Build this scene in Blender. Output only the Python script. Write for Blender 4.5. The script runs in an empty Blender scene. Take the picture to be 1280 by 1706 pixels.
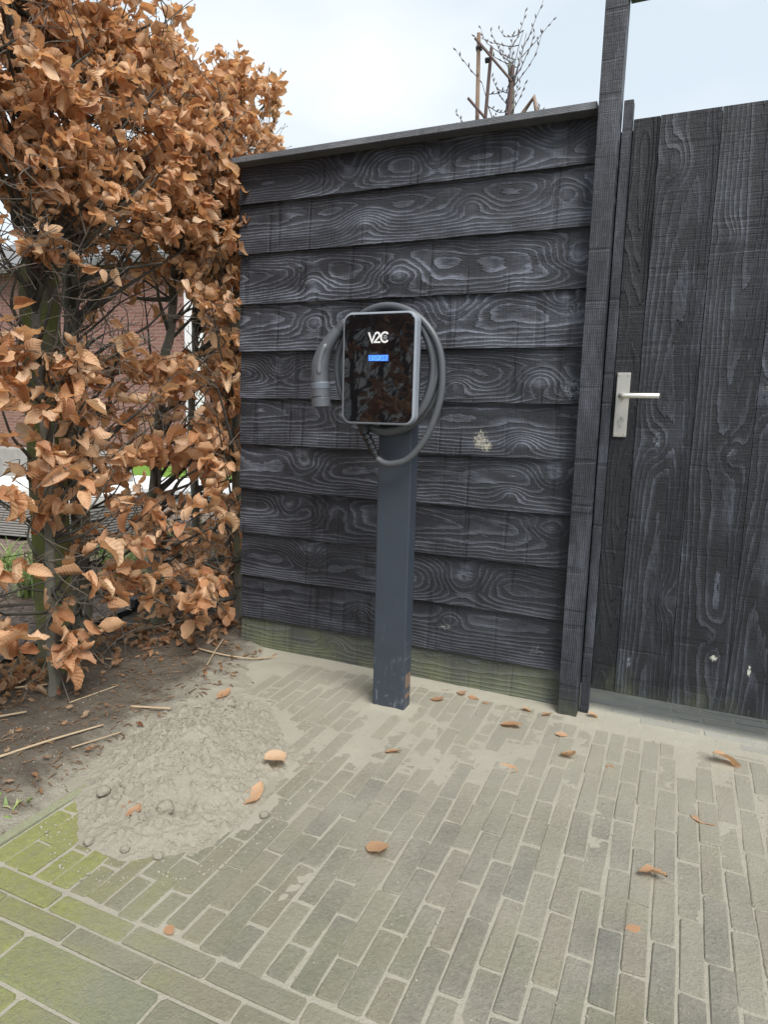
import bpy, bmesh, math, random
import numpy as np
from mathutils import Vector, Matrix, noise as mn
random.seed(7); rng = np.random.default_rng(7)
S = bpy.context.scene; COL = S.collection
rad = math.radians

# ------------------------------------------------------------------ camera
YAW, PITCH, ROLL, FPX, CH = rad(23.737), rad(8.603), rad(1.478), 1109.73, 1.06
def cam_axes():
    r = Vector((math.cos(YAW), math.sin(YAW), 0))
    f = Vector((-math.sin(YAW)*math.cos(PITCH), math.cos(YAW)*math.cos(PITCH), -math.sin(PITCH)))
    u = r.cross(f); c, s = math.cos(ROLL), math.sin(ROLL)
    return c*r+s*u, -s*r+c*u, f
CR, CU, CF = cam_axes()
cam = bpy.data.cameras.new('camera'); camo = bpy.data.objects.new('camera', cam); COL.objects.link(camo)
camo.matrix_world = Matrix(((CR.x, CU.x, -CF.x, 0), (CR.y, CU.y, -CF.y, 0), (CR.z, CU.z, -CF.z, CH), (0, 0, 0, 1)))
cam.sensor_fit = 'VERTICAL'; cam.sensor_height = 36; cam.lens = 36*FPX/1706
cam.clip_start = 0.02; cam.clip_end = 600
S.camera = camo
def proj(p):
    d = Vector(p)-Vector((0, 0, CH)); z = d.dot(CF)
    if z < .05: return (-1e4, -1e4, z)
    return (640+FPX*d.dot(CR)/z, 853-FPX*d.dot(CU)/z, z)

# ------------------------------------------------------------------ light
SUN_EL, SUN_AZ = rad(54), rad(132)       # azimuth from +Y, negative = towards -X
W = bpy.data.worlds.new('World'); S.world = W; W.use_nodes = True
def build_world():
    nt = W.node_tree; nt.nodes.clear(); L = nt.links.new
    out = nt.nodes.new('ShaderNodeOutputWorld'); bg = nt.nodes.new('ShaderNodeBackground')
    sky = nt.nodes.new('ShaderNodeTexSky'); sky.sky_type = 'NISHITA'; sky.sun_disc = False
    sky.sun_elevation = SUN_EL; sky.sun_rotation = SUN_AZ
    tc = nt.nodes.new('ShaderNodeTexCoord')
    mp = nt.nodes.new('ShaderNodeMapping'); mp.inputs['Scale'].default_value = (1.0, 1.0, 2.2); mp.inputs['Location'].default_value = (3.3, 7.7, 4.72)
    n = nt.nodes.new('ShaderNodeTexNoise'); n.inputs['Scale'].default_value = 1.9; n.inputs['Detail'].default_value = 3.5; n.inputs['Roughness'].default_value = .5
    L(tc.outputs['Generated'], mp.inputs[0]); L(mp.outputs[0], n.inputs['Vector'])
    cr = nt.nodes.new('ShaderNodeValToRGB'); e = cr.color_ramp.elements
    e[0].position = .44; e[0].color = (3.5, 3.95, 4.3, 1); e[1].position = .78; e[1].color = (5.3, 5.35, 5.2, 1)
    L(n.outputs['Fac'], cr.inputs[0])
    mx = nt.nodes.new('ShaderNodeMixRGB'); mx.inputs[0].default_value = .9
    L(sky.outputs[0], mx.inputs[1]); L(cr.outputs[0], mx.inputs[2]); L(mx.outputs[0], bg.inputs[0])
    bg.inputs[1].default_value = .1; L(bg.outputs[0], out.inputs[0])
build_world()
sl = bpy.data.lights.new('sun', 'SUN'); sl.energy = 2.1; sl.angle = rad(32); sl.color = (1, .96, .9)
so = bpy.data.objects.new('sun', sl); COL.objects.link(so)
sd = Vector((math.sin(SUN_AZ)*math.cos(SUN_EL), math.cos(SUN_AZ)*math.cos(SUN_EL), math.sin(SUN_EL)))
so.rotation_euler = sd.to_track_quat('Z', 'Y').to_euler()
S.view_settings.view_transform = 'Standard'; S.view_settings.look = 'None'
S.view_settings.exposure = 1.18; S.view_settings.gamma = 1; S.view_settings.use_curve_mapping = False
S.render.engine = 'CYCLES'; S.cycles.max_bounces = 4; S.cycles.diffuse_bounces = 3; S.cycles.glossy_bounces = 2; S.cycles.transmission_bounces = 3; S.cycles.transparent_max_bounces = 4

# ------------------------------------------------------------------ node helper
class NT:
    def __init__(s, name):
        s.mat = bpy.data.materials.new(name); s.mat.use_nodes = True
        s.t = s.mat.node_tree; s.t.nodes.clear()
        s.out = s.t.nodes.new('ShaderNodeOutputMaterial')
    def set(s, sock, v):
        if isinstance(v, bpy.types.NodeSocket): s.t.links.new(v, sock)
        elif v is not None:
            if isinstance(v, (tuple, list)) and len(v) == 3 and sock.type == 'RGBA': v = (*v, 1)
            sock.default_value = v
    def n(s, typ, outp=0, props=None, **kw):
        nd = s.t.nodes.new(typ)
        for k, v in (props or {}).items(): setattr(nd, k, v)
        for k, v in kw.items():
            key = int(k[1:]) if k[0] == 'i' and k[1:].isdigit() else k.replace('_', ' ')
            s.set(nd.inputs[key], v)
        return nd.outputs[outp]
    def m(s, op, a, b=None, c=None, clamp=False):
        nd = s.t.nodes.new('ShaderNodeMath'); nd.operation = op; nd.use_clamp = clamp
        for i, v in enumerate((a, b, c)):
            if v is not None: s.set(nd.inputs[i], v)
        return nd.outputs[0]
    def vm(s, op, a, b=None):
        nd = s.t.nodes.new('ShaderNodeVectorMath'); nd.operation = op
        s.set(nd.inputs[0], a)
        if b is not None: s.set(nd.inputs[1], b)
        return nd.outputs[0]
    def mix(s, f, a, b, blend='MIX'):
        nd = s.t.nodes.new('ShaderNodeMixRGB'); nd.blend_type = blend
        s.set(nd.inputs[0], f); s.set(nd.inputs[1], a); s.set(nd.inputs[2], b); return nd.outputs[0]
    def ramp(s, f, *stops):
        nd = s.t.nodes.new('ShaderNodeValToRGB'); el = nd.color_ramp.elements
        while len(el) < len(stops): el.new(.5)
        for e, (p, c) in zip(el, stops):
            e.position = p; e.color = (c, c, c, 1) if isinstance(c, (int, float)) else (*c, 1)
        s.set(nd.inputs[0], f); return nd.outputs[0]
    def step(s, v, a, b):
        nd = s.t.nodes.new('ShaderNodeMapRange'); nd.interpolation_type = 'SMOOTHSTEP'
        s.set(nd.inputs[0], v); nd.inputs[1].default_value = a; nd.inputs[2].default_value = b
        return nd.outputs[0]
    def noise(s, vec, scale, detail=3, rough=.55, outp='Fac', dist=0):
        return s.n('ShaderNodeTexNoise', outp, None, Vector=vec, Scale=scale, Detail=detail, Roughness=rough, Distortion=dist)
    def xyz(s, v):
        nd = s.t.nodes.new('ShaderNodeSeparateXYZ'); s.set(nd.inputs[0], v); return nd.outputs
    def comb(s, x, y, z):
        nd = s.t.nodes.new('ShaderNodeCombineXYZ')
        for i, v in enumerate((x, y, z)): s.set(nd.inputs[i], v)
        return nd.outputs[0]
    def obj(s): return s.n('ShaderNodeTexCoord', 'Object')
    def pos(s): return s.n('ShaderNodeNewGeometry', 'Position')
    def rnd(s): return s.n('ShaderNodeObjectInfo', 'Random')
    def bump(s, h, strength=.5, dist=.01, normal=None):
        return s.n('ShaderNodeBump', 0, None, Strength=strength, Distance=dist, Height=h, Normal=normal)
    def bsdf(s, color, rough=.6, spec=.5, metal=0, normal=None, **kw):
        nd = s.t.nodes.new('ShaderNodeBsdfPrincipled')
        s.set(nd.inputs['Base Color'], color); s.set(nd.inputs['Roughness'], rough)
        s.set(nd.inputs['Specular IOR Level'], spec); s.set(nd.inputs['Metallic'], metal)
        if normal is not None: s.set(nd.inputs['Normal'], normal)
        for k, v in kw.items(): s.set(nd.inputs[k.replace('_', ' ')], v)
        return nd.outputs[0]
    def done(s, sh): s.t.links.new(sh, s.out.inputs[0]); return s.mat

# ------------------------------------------------------------------ mesh helpers
class MB:
    def __init__(s): s.v = []; s.f = []; s.uv = []; s.at = []
    def add(s, v, f):
        o = len(s.v); s.v += [tuple(p) for p in v]; s.f += [tuple(i+o for i in q) for q in f]; return s
    def box(s, x0, x1, y0, y1, z0, z1):
        return s.add([(x0, y0, z0), (x1, y0, z0), (x1, y1, z0), (x0, y1, z0), (x0, y0, z1), (x1, y0, z1), (x1, y1, z1), (x0, y1, z1)],
                     [(0, 3, 2, 1), (4, 5, 6, 7), (0, 1, 5, 4), (1, 2, 6, 5), (2, 3, 7, 6), (3, 0, 4, 7)])
    def bbox(s, x0, x1, y0, y1, z0, z1, b=.003):
        """box with chamfered edges"""
        bm = bmesh.new(); bmesh.ops.create_cube(bm, size=1)
        for v in bm.verts: v.co = ((x0+x1)/2+v.co.x*(x1-x0), (y0+y1)/2+v.co.y*(y1-y0), (z0+z1)/2+v.co.z*(z1-z0))
        bmesh.ops.bevel(bm, geom=bm.edges[:], offset=b, segments=2, affect='EDGES', profile=.6)
        bm.verts.index_update()
        s.add([v.co[:] for v in bm.verts], [[v.index for v in f.verts] for f in bm.faces]); bm.free(); return s
    def tube(s, pts, radii, sides=6, cap=True):
        pts = [Vector(p) for p in pts]; n = len(pts)
        if not isinstance(radii, (list, tuple)): radii = [radii]*n
        o = len(s.v); t0 = (pts[1]-pts[0]).normalized()
        a = t0.orthogonal().normalized()
        for i, p in enumerate(pts):
            t = (pts[min(i+1, n-1)]-pts[max(i-1, 0)]).normalized()
            a = (a-t*a.dot(t)); a = a.normalized() if a.length > 1e-6 else t.orthogonal().normalized()
            b = t.cross(a)
            for k in range(sides):
                th = 2*math.pi*k/sides; q = p+(a*math.cos(th)+b*math.sin(th))*radii[i]; s.v.append(q[:])
        for i in range(n-1):
            for k in range(sides):
                k2 = (k+1) % sides
                s.f.append((o+i*sides+k, o+i*sides+k2, o+(i+1)*sides+k2, o+(i+1)*sides+k))
        if cap:
            s.f.append(tuple(o+k for k in reversed(range(sides)))); s.f.append(tuple(o+(n-1)*sides+k for k in range(sides)))
        return s
    def mesh(s, name, mat, smooth=False):
        me = bpy.data.meshes.new(name); me.from_pydata(s.v, [], s.f)
        if mat: me.materials.append(mat)
        if smooth: me.polygons.foreach_set('use_smooth', [True]*len(me.polygons))
        me.update(); return me
    def obj(s, name, mat, parent=None, loc=(0, 0, 0), smooth=False, **kw):
        return link(name, s.mesh(name, mat, smooth), parent, loc, **kw)
def link(name, data, parent=None, loc=(0, 0, 0), rot=None, **kw):
    o = bpy.data.objects.new(name, data); COL.objects.link(o); o.location = loc
    if rot: o.rotation_euler = rot
    if parent: o.parent = parent
    for k, v in kw.items(): o[k] = v
    return o
def thing(name, label, category, loc=(0, 0, 0), group=None, rot=None):
    o = link(name, None, None, loc, rot, label=label, category=category)
    o.empty_display_size = .05
    if group: o['group'] = group
    return o
def catmull(P, n=6):
    P = [Vector(p) for p in P]; out = []
    for i in range(len(P)-1):
        p0, p1, p2, p3 = P[max(i-1, 0)], P[i], P[i+1], P[min(i+2, len(P)-1)]
        for k in range(n):
            t = k/n
            out.append(.5*((2*p1)+(p2-p0)*t+(2*p0-5*p1+4*p2-p3)*t*t+(3*p1-p0-3*p2+p3)*t**3))
    out.append(P[-1]); return out
def smooth01(x, a, b):
    t = np.clip((x-a)/(b-a), 0, 1); return t*t*(3-2*t)
def lattice(seed, n=64):
    return np.random.default_rng(seed).random((n, n))
_L = [lattice(100+i) for i in range(8)]
def vnoise(x, y, k=0):
    """vectorised value noise, 0..1"""
    g = _L[k % 8]; n = 64
    xi = np.floor(x).astype(int); yi = np.floor(y).astype(int); fx = x-xi; fy = y-yi
    fx = fx*fx*(3-2*fx); fy = fy*fy*(3-2*fy)
    a = g[xi % n, yi % n]; b = g[(xi+1) % n, yi % n]; c = g[xi % n, (yi+1) % n]; d = g[(xi+1) % n, (yi+1) % n]
    return (a*(1-fx)+b*fx)*(1-fy)+(c*(1-fx)+d*fx)*fy
def fbm(x, y, k=0, oct=4, rough=.5):
    s = 0; a = 1; t = 0
    for i in range(oct):
        s = s+a*vnoise(x*2**i+i*7.3, y*2**i+i*3.1, k+i); t += a; a *= rough
    return s/t
def grid_mesh(name, mat, xs, ys, Z, keep=None, parent=None, smooth=True, **kw):
    nx, ny = len(xs), len(ys); X, Y = np.meshgrid(xs, ys, indexing='ij')
    co = np.stack([X, Y, Z], -1).reshape(-1, 3)
    i = np.arange((nx-1)*(ny-1)); a = (i//(ny-1))*ny+i % (ny-1)
    F = np.stack([a, a+ny, a+ny+1, a+1], 1)
    if keep is not None:
        K = keep.reshape(-1); F = F[K[F].all(1)]
        used = np.unique(F); mp = np.zeros(nx*ny, int); mp[used] = np.arange(len(used)); co = co[used]; F = mp[F]
    me = bpy.data.meshes.new(name); me.vertices.add(len(co)); me.vertices.foreach_set('co', co.astype(np.float32).ravel())
    me.loops.add(len(F)*4); me.loops.foreach_set('vertex_index', F.astype(np.int32).ravel())
    me.polygons.add(len(F)); me.polygons.foreach_set('loop_start', np.arange(0, len(F)*4, 4, dtype=np.int32))
    me.polygons.foreach_set('loop_total', np.full(len(F), 4, np.int32))
    me.polygons.foreach_set('use_smooth', np.full(len(F), smooth)); me.update(calc_edges=True); me.validate()
    me.materials.append(mat); return link(name, me, parent, **kw)

# ------------------------------------------------------------------ materials
SAND = (.44, .42, .35); SAND_D = (.33, .315, .258)
def mat_plain(name, c, rough=.5, spec=.5, metal=0, var=.15, scale=30, bump=.0):
    t = NT(name); p = t.obj(); n = t.noise(p, scale, 4)
    col = t.mix(t.m('MULTIPLY', n, var*2), c, tuple(x*.45 for x in c))
    nm = t.bump(t.noise(p, scale*6, 3), bump, .004) if bump else None
    return t.done(t.bsdf(col, rough, spec, metal, nm))

def mat_wood(name, seed, knots=(), vert=False, v0=0., d0=.05, slope=.0, freq=105., lo=(.0125, .014, .0195), hi=(.145, .158, .198),
             algae=0., chips=.3, smears=(), wear=.5, contrast=1., sawn=1., wob=1., ls=1.):
    """rough-sawn softwood under black stain: ring field of a flat-sawn plank bent round its knots"""
    t = NT(name); o = t.xyz(t.obj()); u, v = (o[2], o[0]) if vert else (o[0], o[2])
    uv = t.comb(u, v, seed*3.17)
    n1 = t.m('SUBTRACT', t.noise(t.comb(t.m('MULTIPLY', u, 1.6*ls), t.m('MULTIPLY', v, 4.), seed*5.3), 1.5, 2), .5)
    n2 = t.m('SUBTRACT', t.noise(t.comb(t.m('MULTIPLY', u, 5.*ls), t.m('MULTIPLY', v, 14.), seed*2.3), 1.7, 2), .5)
    d = t.m('ADD', t.m('MULTIPLY_ADD', u, slope, d0+.022), t.m('MULTIPLY', n1, .085*wob))
    w = t.m('ADD', t.m('SUBTRACT', v, v0), t.m('MULTIPLY', n2, .013*wob))
    r = t.m('SQRT', t.m('ADD', t.m('MULTIPLY', d, d), t.m('MULTIPLY', w, w)))
    halo = 0.
    for (ku, kv, kr) in knots:
        du = t.m('MULTIPLY', t.m('SUBTRACT', u, ku), 1/(kr*2.1)); dv = t.m('MULTIPLY', t.m('SUBTRACT', v, kv), 1/(kr*1.25))
        q = t.m('ADD', t.m('MULTIPLY', du, du), t.m('MULTIPLY', dv, dv))
        g = t.m('POWER', 2.718, t.m('MULTIPLY', q, -.75))
        r = t.m('MULTIPLY_ADD', g, kr*1.15, r)
        du2 = t.m('MULTIPLY', t.m('SUBTRACT', u, ku), 1/(kr*.62)); dv2 = t.m('MULTIPLY', t.m('SUBTRACT', v, kv), 1/(kr*.5))
        q2 = t.m('ADD', t.m('MULTIPLY', du2, du2), t.m('MULTIPLY', dv2, dv2))
        halo = t.m('ADD', halo, t.m('POWER', 2.718, t.m('MULTIPLY', q2, -1.)))
    F = t.m('MULTIPLY', r, freq)
    fr = t.m('FRACT', t.m('ADD', F, t.m('MULTIPLY', t.noise(t.comb(t.m('MULTIPLY', u, 26.), t.m('MULTIPLY', v, 120.), seed), 1., 3), .55)))
    ring = t.ramp(fr, (0, .04), (.50, .16), (.80, .85), (.93, 1.), (1., .04))
    fib = t.noise(t.comb(t.m('MULTIPLY', u, 40.), t.m('MULTIPLY', v, 420.), seed), 1., 2)      # fibres along the grain
    saw = t.noise(t.comb(t.m('MULTIPLY', u, 330.), t.m('MULTIPLY', v, 9.), seed), 1., 3)        # band-saw marks across it
    saw2 = t.step(t.noise(t.comb(t.m('MULTIPLY', u, 26.), t.m('MULTIPLY', v, 1.5), seed+4), 1., 1), .60, .68)
    pale = t.step(t.noise(t.comb(t.m('MULTIPLY', u, 2.4), t.m('MULTIPLY', v, 7.), seed+9), 1.6, 4), .42, .72)
    a = t.m('MULTIPLY', ring, t.m('MULTIPLY_ADD', pale, .95*wear, .36))
    a = t.m('ADD', a, t.m('MULTIPLY', t.m('MINIMUM', halo, 1.), .55*wear))
    a = t.m('MULTIPLY', a, t.m('MULTIPLY_ADD', saw, 1.5, .25))
    a = t.m('MULTIPLY', a, t.m('MULTIPLY_ADD', t.step(t.noise(t.comb(t.m('MULTIPLY', u, 7.), t.m('MULTIPLY', v, 30.), seed+2), 1., 4, .7), .35, .65), .8, .45))
    a = t.m('SUBTRACT', a, t.m('MULTIPLY', saw2, .10*sawn))
    a = t.m('ADD', t.m('MULTIPLY', a, contrast), t.m('MULTIPLY', pale, .18), clamp=True)
    col = t.mix(a, lo, hi)
    W_ = t.xyz(t.pos())
    # paint chips and dried splashes
    sp = t.n('ShaderNodeTexVoronoi', 'Distance', None, Vector=uv, Scale=38.); spn = t.noise(uv, 5., 2)
    chip = t.m('MULTIPLY', t.step(t.m('ADD', sp, t.m('MULTIPLY', t.noise(uv, 150., 2), .12)), .135, .105), t.step(spn, .70-.16*chips, .80-.16*chips))
    col = t.mix(t.m('MULTIPLY', chip, .75), col, (.42, .42, .38))
    for (su, sv, ru, rv, c, thr) in smears:
        q = t.m('ADD', t.m('POWER', t.m('ABSOLUTE', t.m('MULTIPLY', t.m('SUBTRACT', u, su), 1/ru)), 2.), t.m('POWER', t.m('ABSOLUTE', t.m('MULTIPLY', t.m('SUBTRACT', v, sv), 1/rv)), 2.))
        mk = t.step(t.m('SUBTRACT', t.noise(uv, 110., 5, .8), t.m('MULTIPLY', q, .20)), thr, thr+.12)
        col = t.mix(t.m('MULTIPLY', mk, .85), col, c)
    if algae:
        an = t.noise(t.comb(t.m('MULTIPLY', W_[0], 9.), W_[1], t.m('MULTIPLY', W_[2], 3.)), 1., 4, .6)
        am = t.step(t.m('ADD', W_[2], t.m('MULTIPLY', an, -.30)), algae-.10, algae-.38)
        am = t.m('MULTIPLY', am, t.m('MULTIPLY_ADD', saw, .7, .5))
        am = t.m('MULTIPLY', am, t.step(t.noise(t.comb(t.m('MULTIPLY', W_[0], 3.5), 0., t.m('MULTIPLY', W_[2], 7.)), 1.3, 4, .6), .30, .62))
        col = t.mix(t.m('MULTIPLY', am, .8, clamp=True), col, t.mix(t.noise(uv, 14., 3), (.085, .105, .040), (.20, .215, .115)))
    h = t.m('ADD', t.m('MULTIPLY', ring, .9), t.m('ADD', t.m('MULTIPLY', fib, .5), t.m('MULTIPLY', saw, .55)))
    h = t.m('SUBTRACT', h, t.m('MULTIPLY', saw2, .5*sawn))
    nm = t.bump(h, .9, .004)
    return t.done(t.bsdf(col, .58, .45, 0, nm))

def mat_leaf(name, bright=1., dull=0.):
    t = NT(name)
    at = t.n('ShaderNodeAttribute', 'Fac', dict(attribute_name='leaf_random'))
    r = t.m('FRACT', t.m('ADD', t.rnd(), at))
    r2 = t.m('FRACT', t.m('MULTIPLY', r, 7.31)); r3 = t.m('FRACT', t.m('MULTIPLY', r, 23.7))
    uvn = t.n('ShaderNodeUVMap', 0, dict(uv_map='uv')); U = t.xyz(uvn)
    au = t.m('ABSOLUTE', t.m('SUBTRACT', U[0], .5))
    ph = t.m('MULTIPLY', t.m('SUBTRACT', U[1], t.m('MULTIPLY', au, .42)), 9.)
    vein = t.m('ABSOLUTE', t.m('SUBTRACT', t.m('FRACT', ph), .5))          # 0 = furrow centre
    ridge = t.m('MULTIPLY', vein, 2.)
    mid = t.step(au, .035, .0)
    c = t.ramp(r, (0., (.34, .15, .072)), (.18, (.57, .29, .145)), (.5, (.73, .44, .25)), (.8, (.87, .66, .46)), (1., (.50, .235, .12)))
    nz = t.noise(t.comb(U[0], U[1], t.m('MULTIPLY', r, 31.)), 5., 4, .6)
    c = t.mix(t.m('MULTIPLY', t.step(nz, .45, .75), .38), c, (.30, .115, .05))
    c = t.mix(t.m('MULTIPLY', t.step(ridge, .72, 1.), .30-.16*dull), c, (.36, .16, .075))
    c = t.mix(t.m('MULTIPLY', mid, .6), c, (.60, .38, .20))
    edge = t.step(t.m('ADD', au, t.m('MULTIPLY', nz, .2)), .48, .60)
    c = t.mix(t.m('MULTIPLY', edge, .4), c, (.70, .46, .25))
    back = t.n('ShaderNodeNewGeometry', 'Backfacing')
    c = t.mix(t.m('MULTIPLY', back, .45), c, (.78, .54, .33))
    c = t.mix(.55*dull, c, (.58, .40, .26))
    c = t.mix(1., c, (bright, bright, bright), 'MULTIPLY')
    nm = t.bump(t.m('SUBTRACT', 1., ridge), .55-.3*dull, .0025)
    s1 = t.bsdf(c, t.m('MULTIPLY_ADD', r3, .25, .38), .45, 0, nm)
    s2 = t.n('ShaderNodeBsdfTranslucent', 0, None, Color=t.mix(1., c, (1.05, .86, .62), 'MULTIPLY'))
    return t.done(t.n('ShaderNodeMixShader', 0, None, i0=.42, i1=s1, i2=s2))

def mat_bark(name, c0=(.10, .098, .082), c1=(.205, .20, .172), moss=.3):
    t = NT(name); p = t.pos(); z = t.xyz(p)
    n = t.noise(t.comb(t.m('MULTIPLY', z[0], 60.), t.m('MULTIPLY', z[1], 60.), t.m('MULTIPLY', z[2], 11.)), 1., 5, .65)
    c = t.mix(n, c0, c1)
    c = t.mix(t.m('MULTIPLY', t.step(t.noise(p, 7., 3), .45, .7), moss), c, (.13, .15, .055))
    b = t.bump(t.m('ADD', n, t.noise(p, 240., 2)), .6, .006)
    return t.done(t.bsdf(c, .85, .2, 0, b))

def sand_colour(t, p, dark=.0):
    n = t.noise(p, 6., 5, .6); g = t.noise(p, 900., 2); g2 = t.noise(p, 190., 3, .7)
    c = t.mix(n, SAND_D, SAND)
    c = t.mix(t.m('MULTIPLY', t.step(g, .55, .75), .45), c, (.16, .15, .125))
    c = t.mix(t.m('MULTIPLY', t.step(g2, .58, .8), .4), c, (.58, .55, .46))
    h = t.m('ADD', t.m('MULTIPLY', g, .5), g2)
    return c, h
def mat_sand():
    t = NT('sand'); p = t.pos(); c, h = sand_colour(t, p)
    return t.done(t.bsdf(c, .92, .2, 0, t.bump(h, .8, .006)))
def mat_heap():
    t = NT('heap_sand'); p = t.pos(); c, h = sand_colour(t, p); c = t.mix(1., c, (.93, .92, .91), 'MULTIPLY')
    dm = t.step(t.noise(p, 5.5, 4, .6), .50, .68)
    c = t.mix(t.m('MULTIPLY', dm, .30), c, (.33, .30, .24))
    return t.done(t.bsdf(c, .95, .15, 0, t.bump(t.m('ADD', h, t.m('MULTIPLY', t.noise(p, 70., 4, .7), 1.2)), .9, .006)))
def moss_mask(t, p, z):
    """algae grows at the damp hedge corner of the paving"""
    k = t.m('ADD', t.m('MULTIPLY_ADD', z[0], -1.35, -1.30), t.m('MULTIPLY', t.m('SUBTRACT', 1.16, z[1]), 1.0))
    k = t.m('ADD', k, t.m('MULTIPLY', t.m('SUBTRACT', t.noise(p, 6., 4, .6), .5), 1.15))
    return k
def mat_paver(name, base_a, base_b, dust=.5, moss=1., bluish=0.):
    t = NT(name); p = t.pos(); z = t.xyz(p); r = t.rnd()
    n = t.noise(p, 35., 5, .65); g = t.noise(p, 700., 2)
    c = t.mix(t.m('ADD', t.m('MULTIPLY', r, .75), t.m('MULTIPLY', n, .35)), base_a, base_b)
    r4 = t.m('FRACT', t.m('MULTIPLY', r, 9.7))
    c = t.mix(t.m('MULTIPLY', t.step(r4, .6, 1.), .4), c, (.20, .165, .125))
    c = t.mix(t.m('MULTIPLY', t.step(r4, .25, .0), .45), c, (.10, .105, .108))
    c = t.mix(t.m('MULTIPLY', t.step(g, .52, .68), .55), c, (.07, .07, .062))
    c = t.mix(t.m('MULTIPLY', t.step(t.noise(p, 330., 3, .7), .60, .74), .5), c, (.34, .32, .27))
    green = t.step(t.noise(p, 3.3, 4), .44, .66)
    c = t.mix(t.m('MULTIPLY', green, .35*moss), c, (.22, .225, .125))
    sc, sh = sand_colour(t, p)
    big = t.noise(t.vm('ADD', p, (3.1, 1.7, 0)), 2.6, 5, .62)
    dn = t.m('ADD', t.m('MULTIPLY', big, .70), t.m('MULTIPLY', t.noise(p, 90., 5, .75), .50))
    dn = t.m('ADD', dn, t.m('MULTIPLY', t.step(z[1], 1.0, 2.2), .24))
    dm = t.step(dn, .50-.16*dust, .98-.16*dust)
    c = t.mix(t.m('MULTIPLY', dm, .72), c, sc)
    if moss:
        mk = moss_mask(t, p, z)
        c = t.mix(t.m('MULTIPLY', t.step(mk, -.75, .40), .36*moss), c, (.20, .21, .10))
        pr = t.m('MULTIPLY_ADD', r, .5, -.25)
        mk2 = t.m('MULTIPLY', t.step(t.m('ADD', mk, pr), .08, .72), t.m('MULTIPLY_ADD', t.step(t.noise(p, 75., 5, .75), .32, .58), .65, .35))
        mc = t.mix(t.noise(p, 60., 4), (.15, .17, .045), (.34, .36, .12))
        c = t.mix(t.m('MULTIPLY', mk2, .88*moss), c, mc)
    h = t.m('ADD', t.m('MULTIPLY', n, .8), t.m('ADD', t.m('MULTIPLY', g, .35), t.m('MULTIPLY', sh, t.m('MULTIPLY', dm, .8))))
    return t.done(t.bsdf(c, .88, .25, 0, t.bump(t.m('ADD', h, t.m('MULTIPLY', t.noise(p, 150., 4, .75), .9)), .9, .005)))
def mat_soil():
    t = NT('soil'); p = t.pos(); z = t.xyz(p)
    n = t.noise(p, 12., 6, .65); g = t.noise(p, 160., 3, .7)
    c = t.mix(n, (.050, .044, .036), (.18, .155, .125))
    c = t.mix(t.m('MULTIPLY', t.step(g, .55, .75), .5), c, (.24, .19, .14))
    lit = t.n('ShaderNodeTexVoronoi', 'Distance', None, Vector=p, Scale=55.)
    c = t.mix(t.m('MULTIPLY', t.step(lit, .13, .09), .7), c, (.55, .52, .45))
    edge = t.step(t.m('ADD', z[0], t.m('ADD', t.m('MULTIPLY', n, .30), t.m('MULTIPLY', z[1], .10))), -1.40, -1.15)
    sc, sh = sand_colour(t, p); c = t.mix(t.m('MULTIPLY', edge, .9), c, sc)
    return t.done(t.bsdf(c, .95, .15, 0, t.bump(t.m('ADD', t.m('MULTIPLY', n, 1.5), g), .9, .012)))
def mat_mulch():
    t = NT('mulch'); p = t.pos()
    v = t.n('ShaderNodeTexVoronoi', 'Color', None, Vector=t.vm('ADD', p, t.vm('MULTIPLY', t.noise(p, 20., 2, outp='Color'), (.05, .05, .05))), Scale=48.)
    n = t.noise(p, 9., 4)
    c = t.mix(t.xyz(v)[0], (.075, .058, .048), (.30, .24, .20)); c = t.mix(t.m('MULTIPLY', n, .5), c, (.12, .085, .07))
    return t.done(t.bsdf(c, .95, .15, 0, t.bump(t.xyz(v)[1], 1., .02)))

M = {}
M['leaf'] = mat_leaf('dry_beech_leaf'); M['leaf_far'] = mat_leaf('litter_leaf', .62)
M['bark'] = mat_bark('beech_bark', (.12, .118, .098), (.26, .255, .215), .4); M['twig'] = mat_bark('twig_bark', (.085, .07, .06), (.19, .165, .14), .1)
M['limb'] = mat_bark('limb_bark', (.045, .043, .040), (.125, .12, .108), .15); M['sand'] = mat_sand(); M['heap'] = mat_heap(); M['soil'] = mat_soil(); M['mulch'] = mat_mulch()
M['paver'] = mat_paver('clay_paver', (.125, .124, .106), (.245, .232, .185), .60, 1.)
M['slab'] = mat_paver('concrete_slab', (.125, .135, .118), (.180, .188, .160), .4, .65)
M['sill_paver'] = mat_paver('threshold_paver', (.20, .215, .23), (.28, .295, .305), .7, 0.)  # bluish light under the gate is put into this paver colour
M['kerb'] = mat_paver('kerb_concrete', (.27, .28, .25), (.33, .34, .30), .1, .45)

# ------------------------------------------------------------------ setting: ground sheets
def mat_ground():
    t = NT('far_ground'); p = t.pos(); n = t.noise(p, 1.5, 5)
    return t.done(t.bsdf(t.mix(n, (.10, .09, .07), (.17, .15, .12)), .95, .1))
def mat_lawn():
    t = NT('lawn_grass'); p = t.pos(); n = t.noise(p, 2.2, 5); g = t.noise(p, 60., 3)
    c = t.mix(n, (.13, .24, .035), (.22, .36, .06)); c = t.mix(t.m('MULTIPLY', g, .4), c, (.07, .15, .02))
    return t.done(t.bsdf(c, .9, .2, 0, t.bump(g, .8, .03)))
MB().add([(-160, -60, 0), (160, -60, 0), (160, 260, 0), (-160, 260, 0)], [(0, 1, 2, 3)]).obj('ground', mat_ground(), loc=(0, 0, -.07), kind='structure')
MB().add([(-60, 6.2, 0), (6, 6.2, 0), (6, 60, 0), (-60, 60, 0)], [(0, 1, 2, 3)]).obj('lawn', mat_lawn(), loc=(0, 0, -.03), kind='structure')
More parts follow.
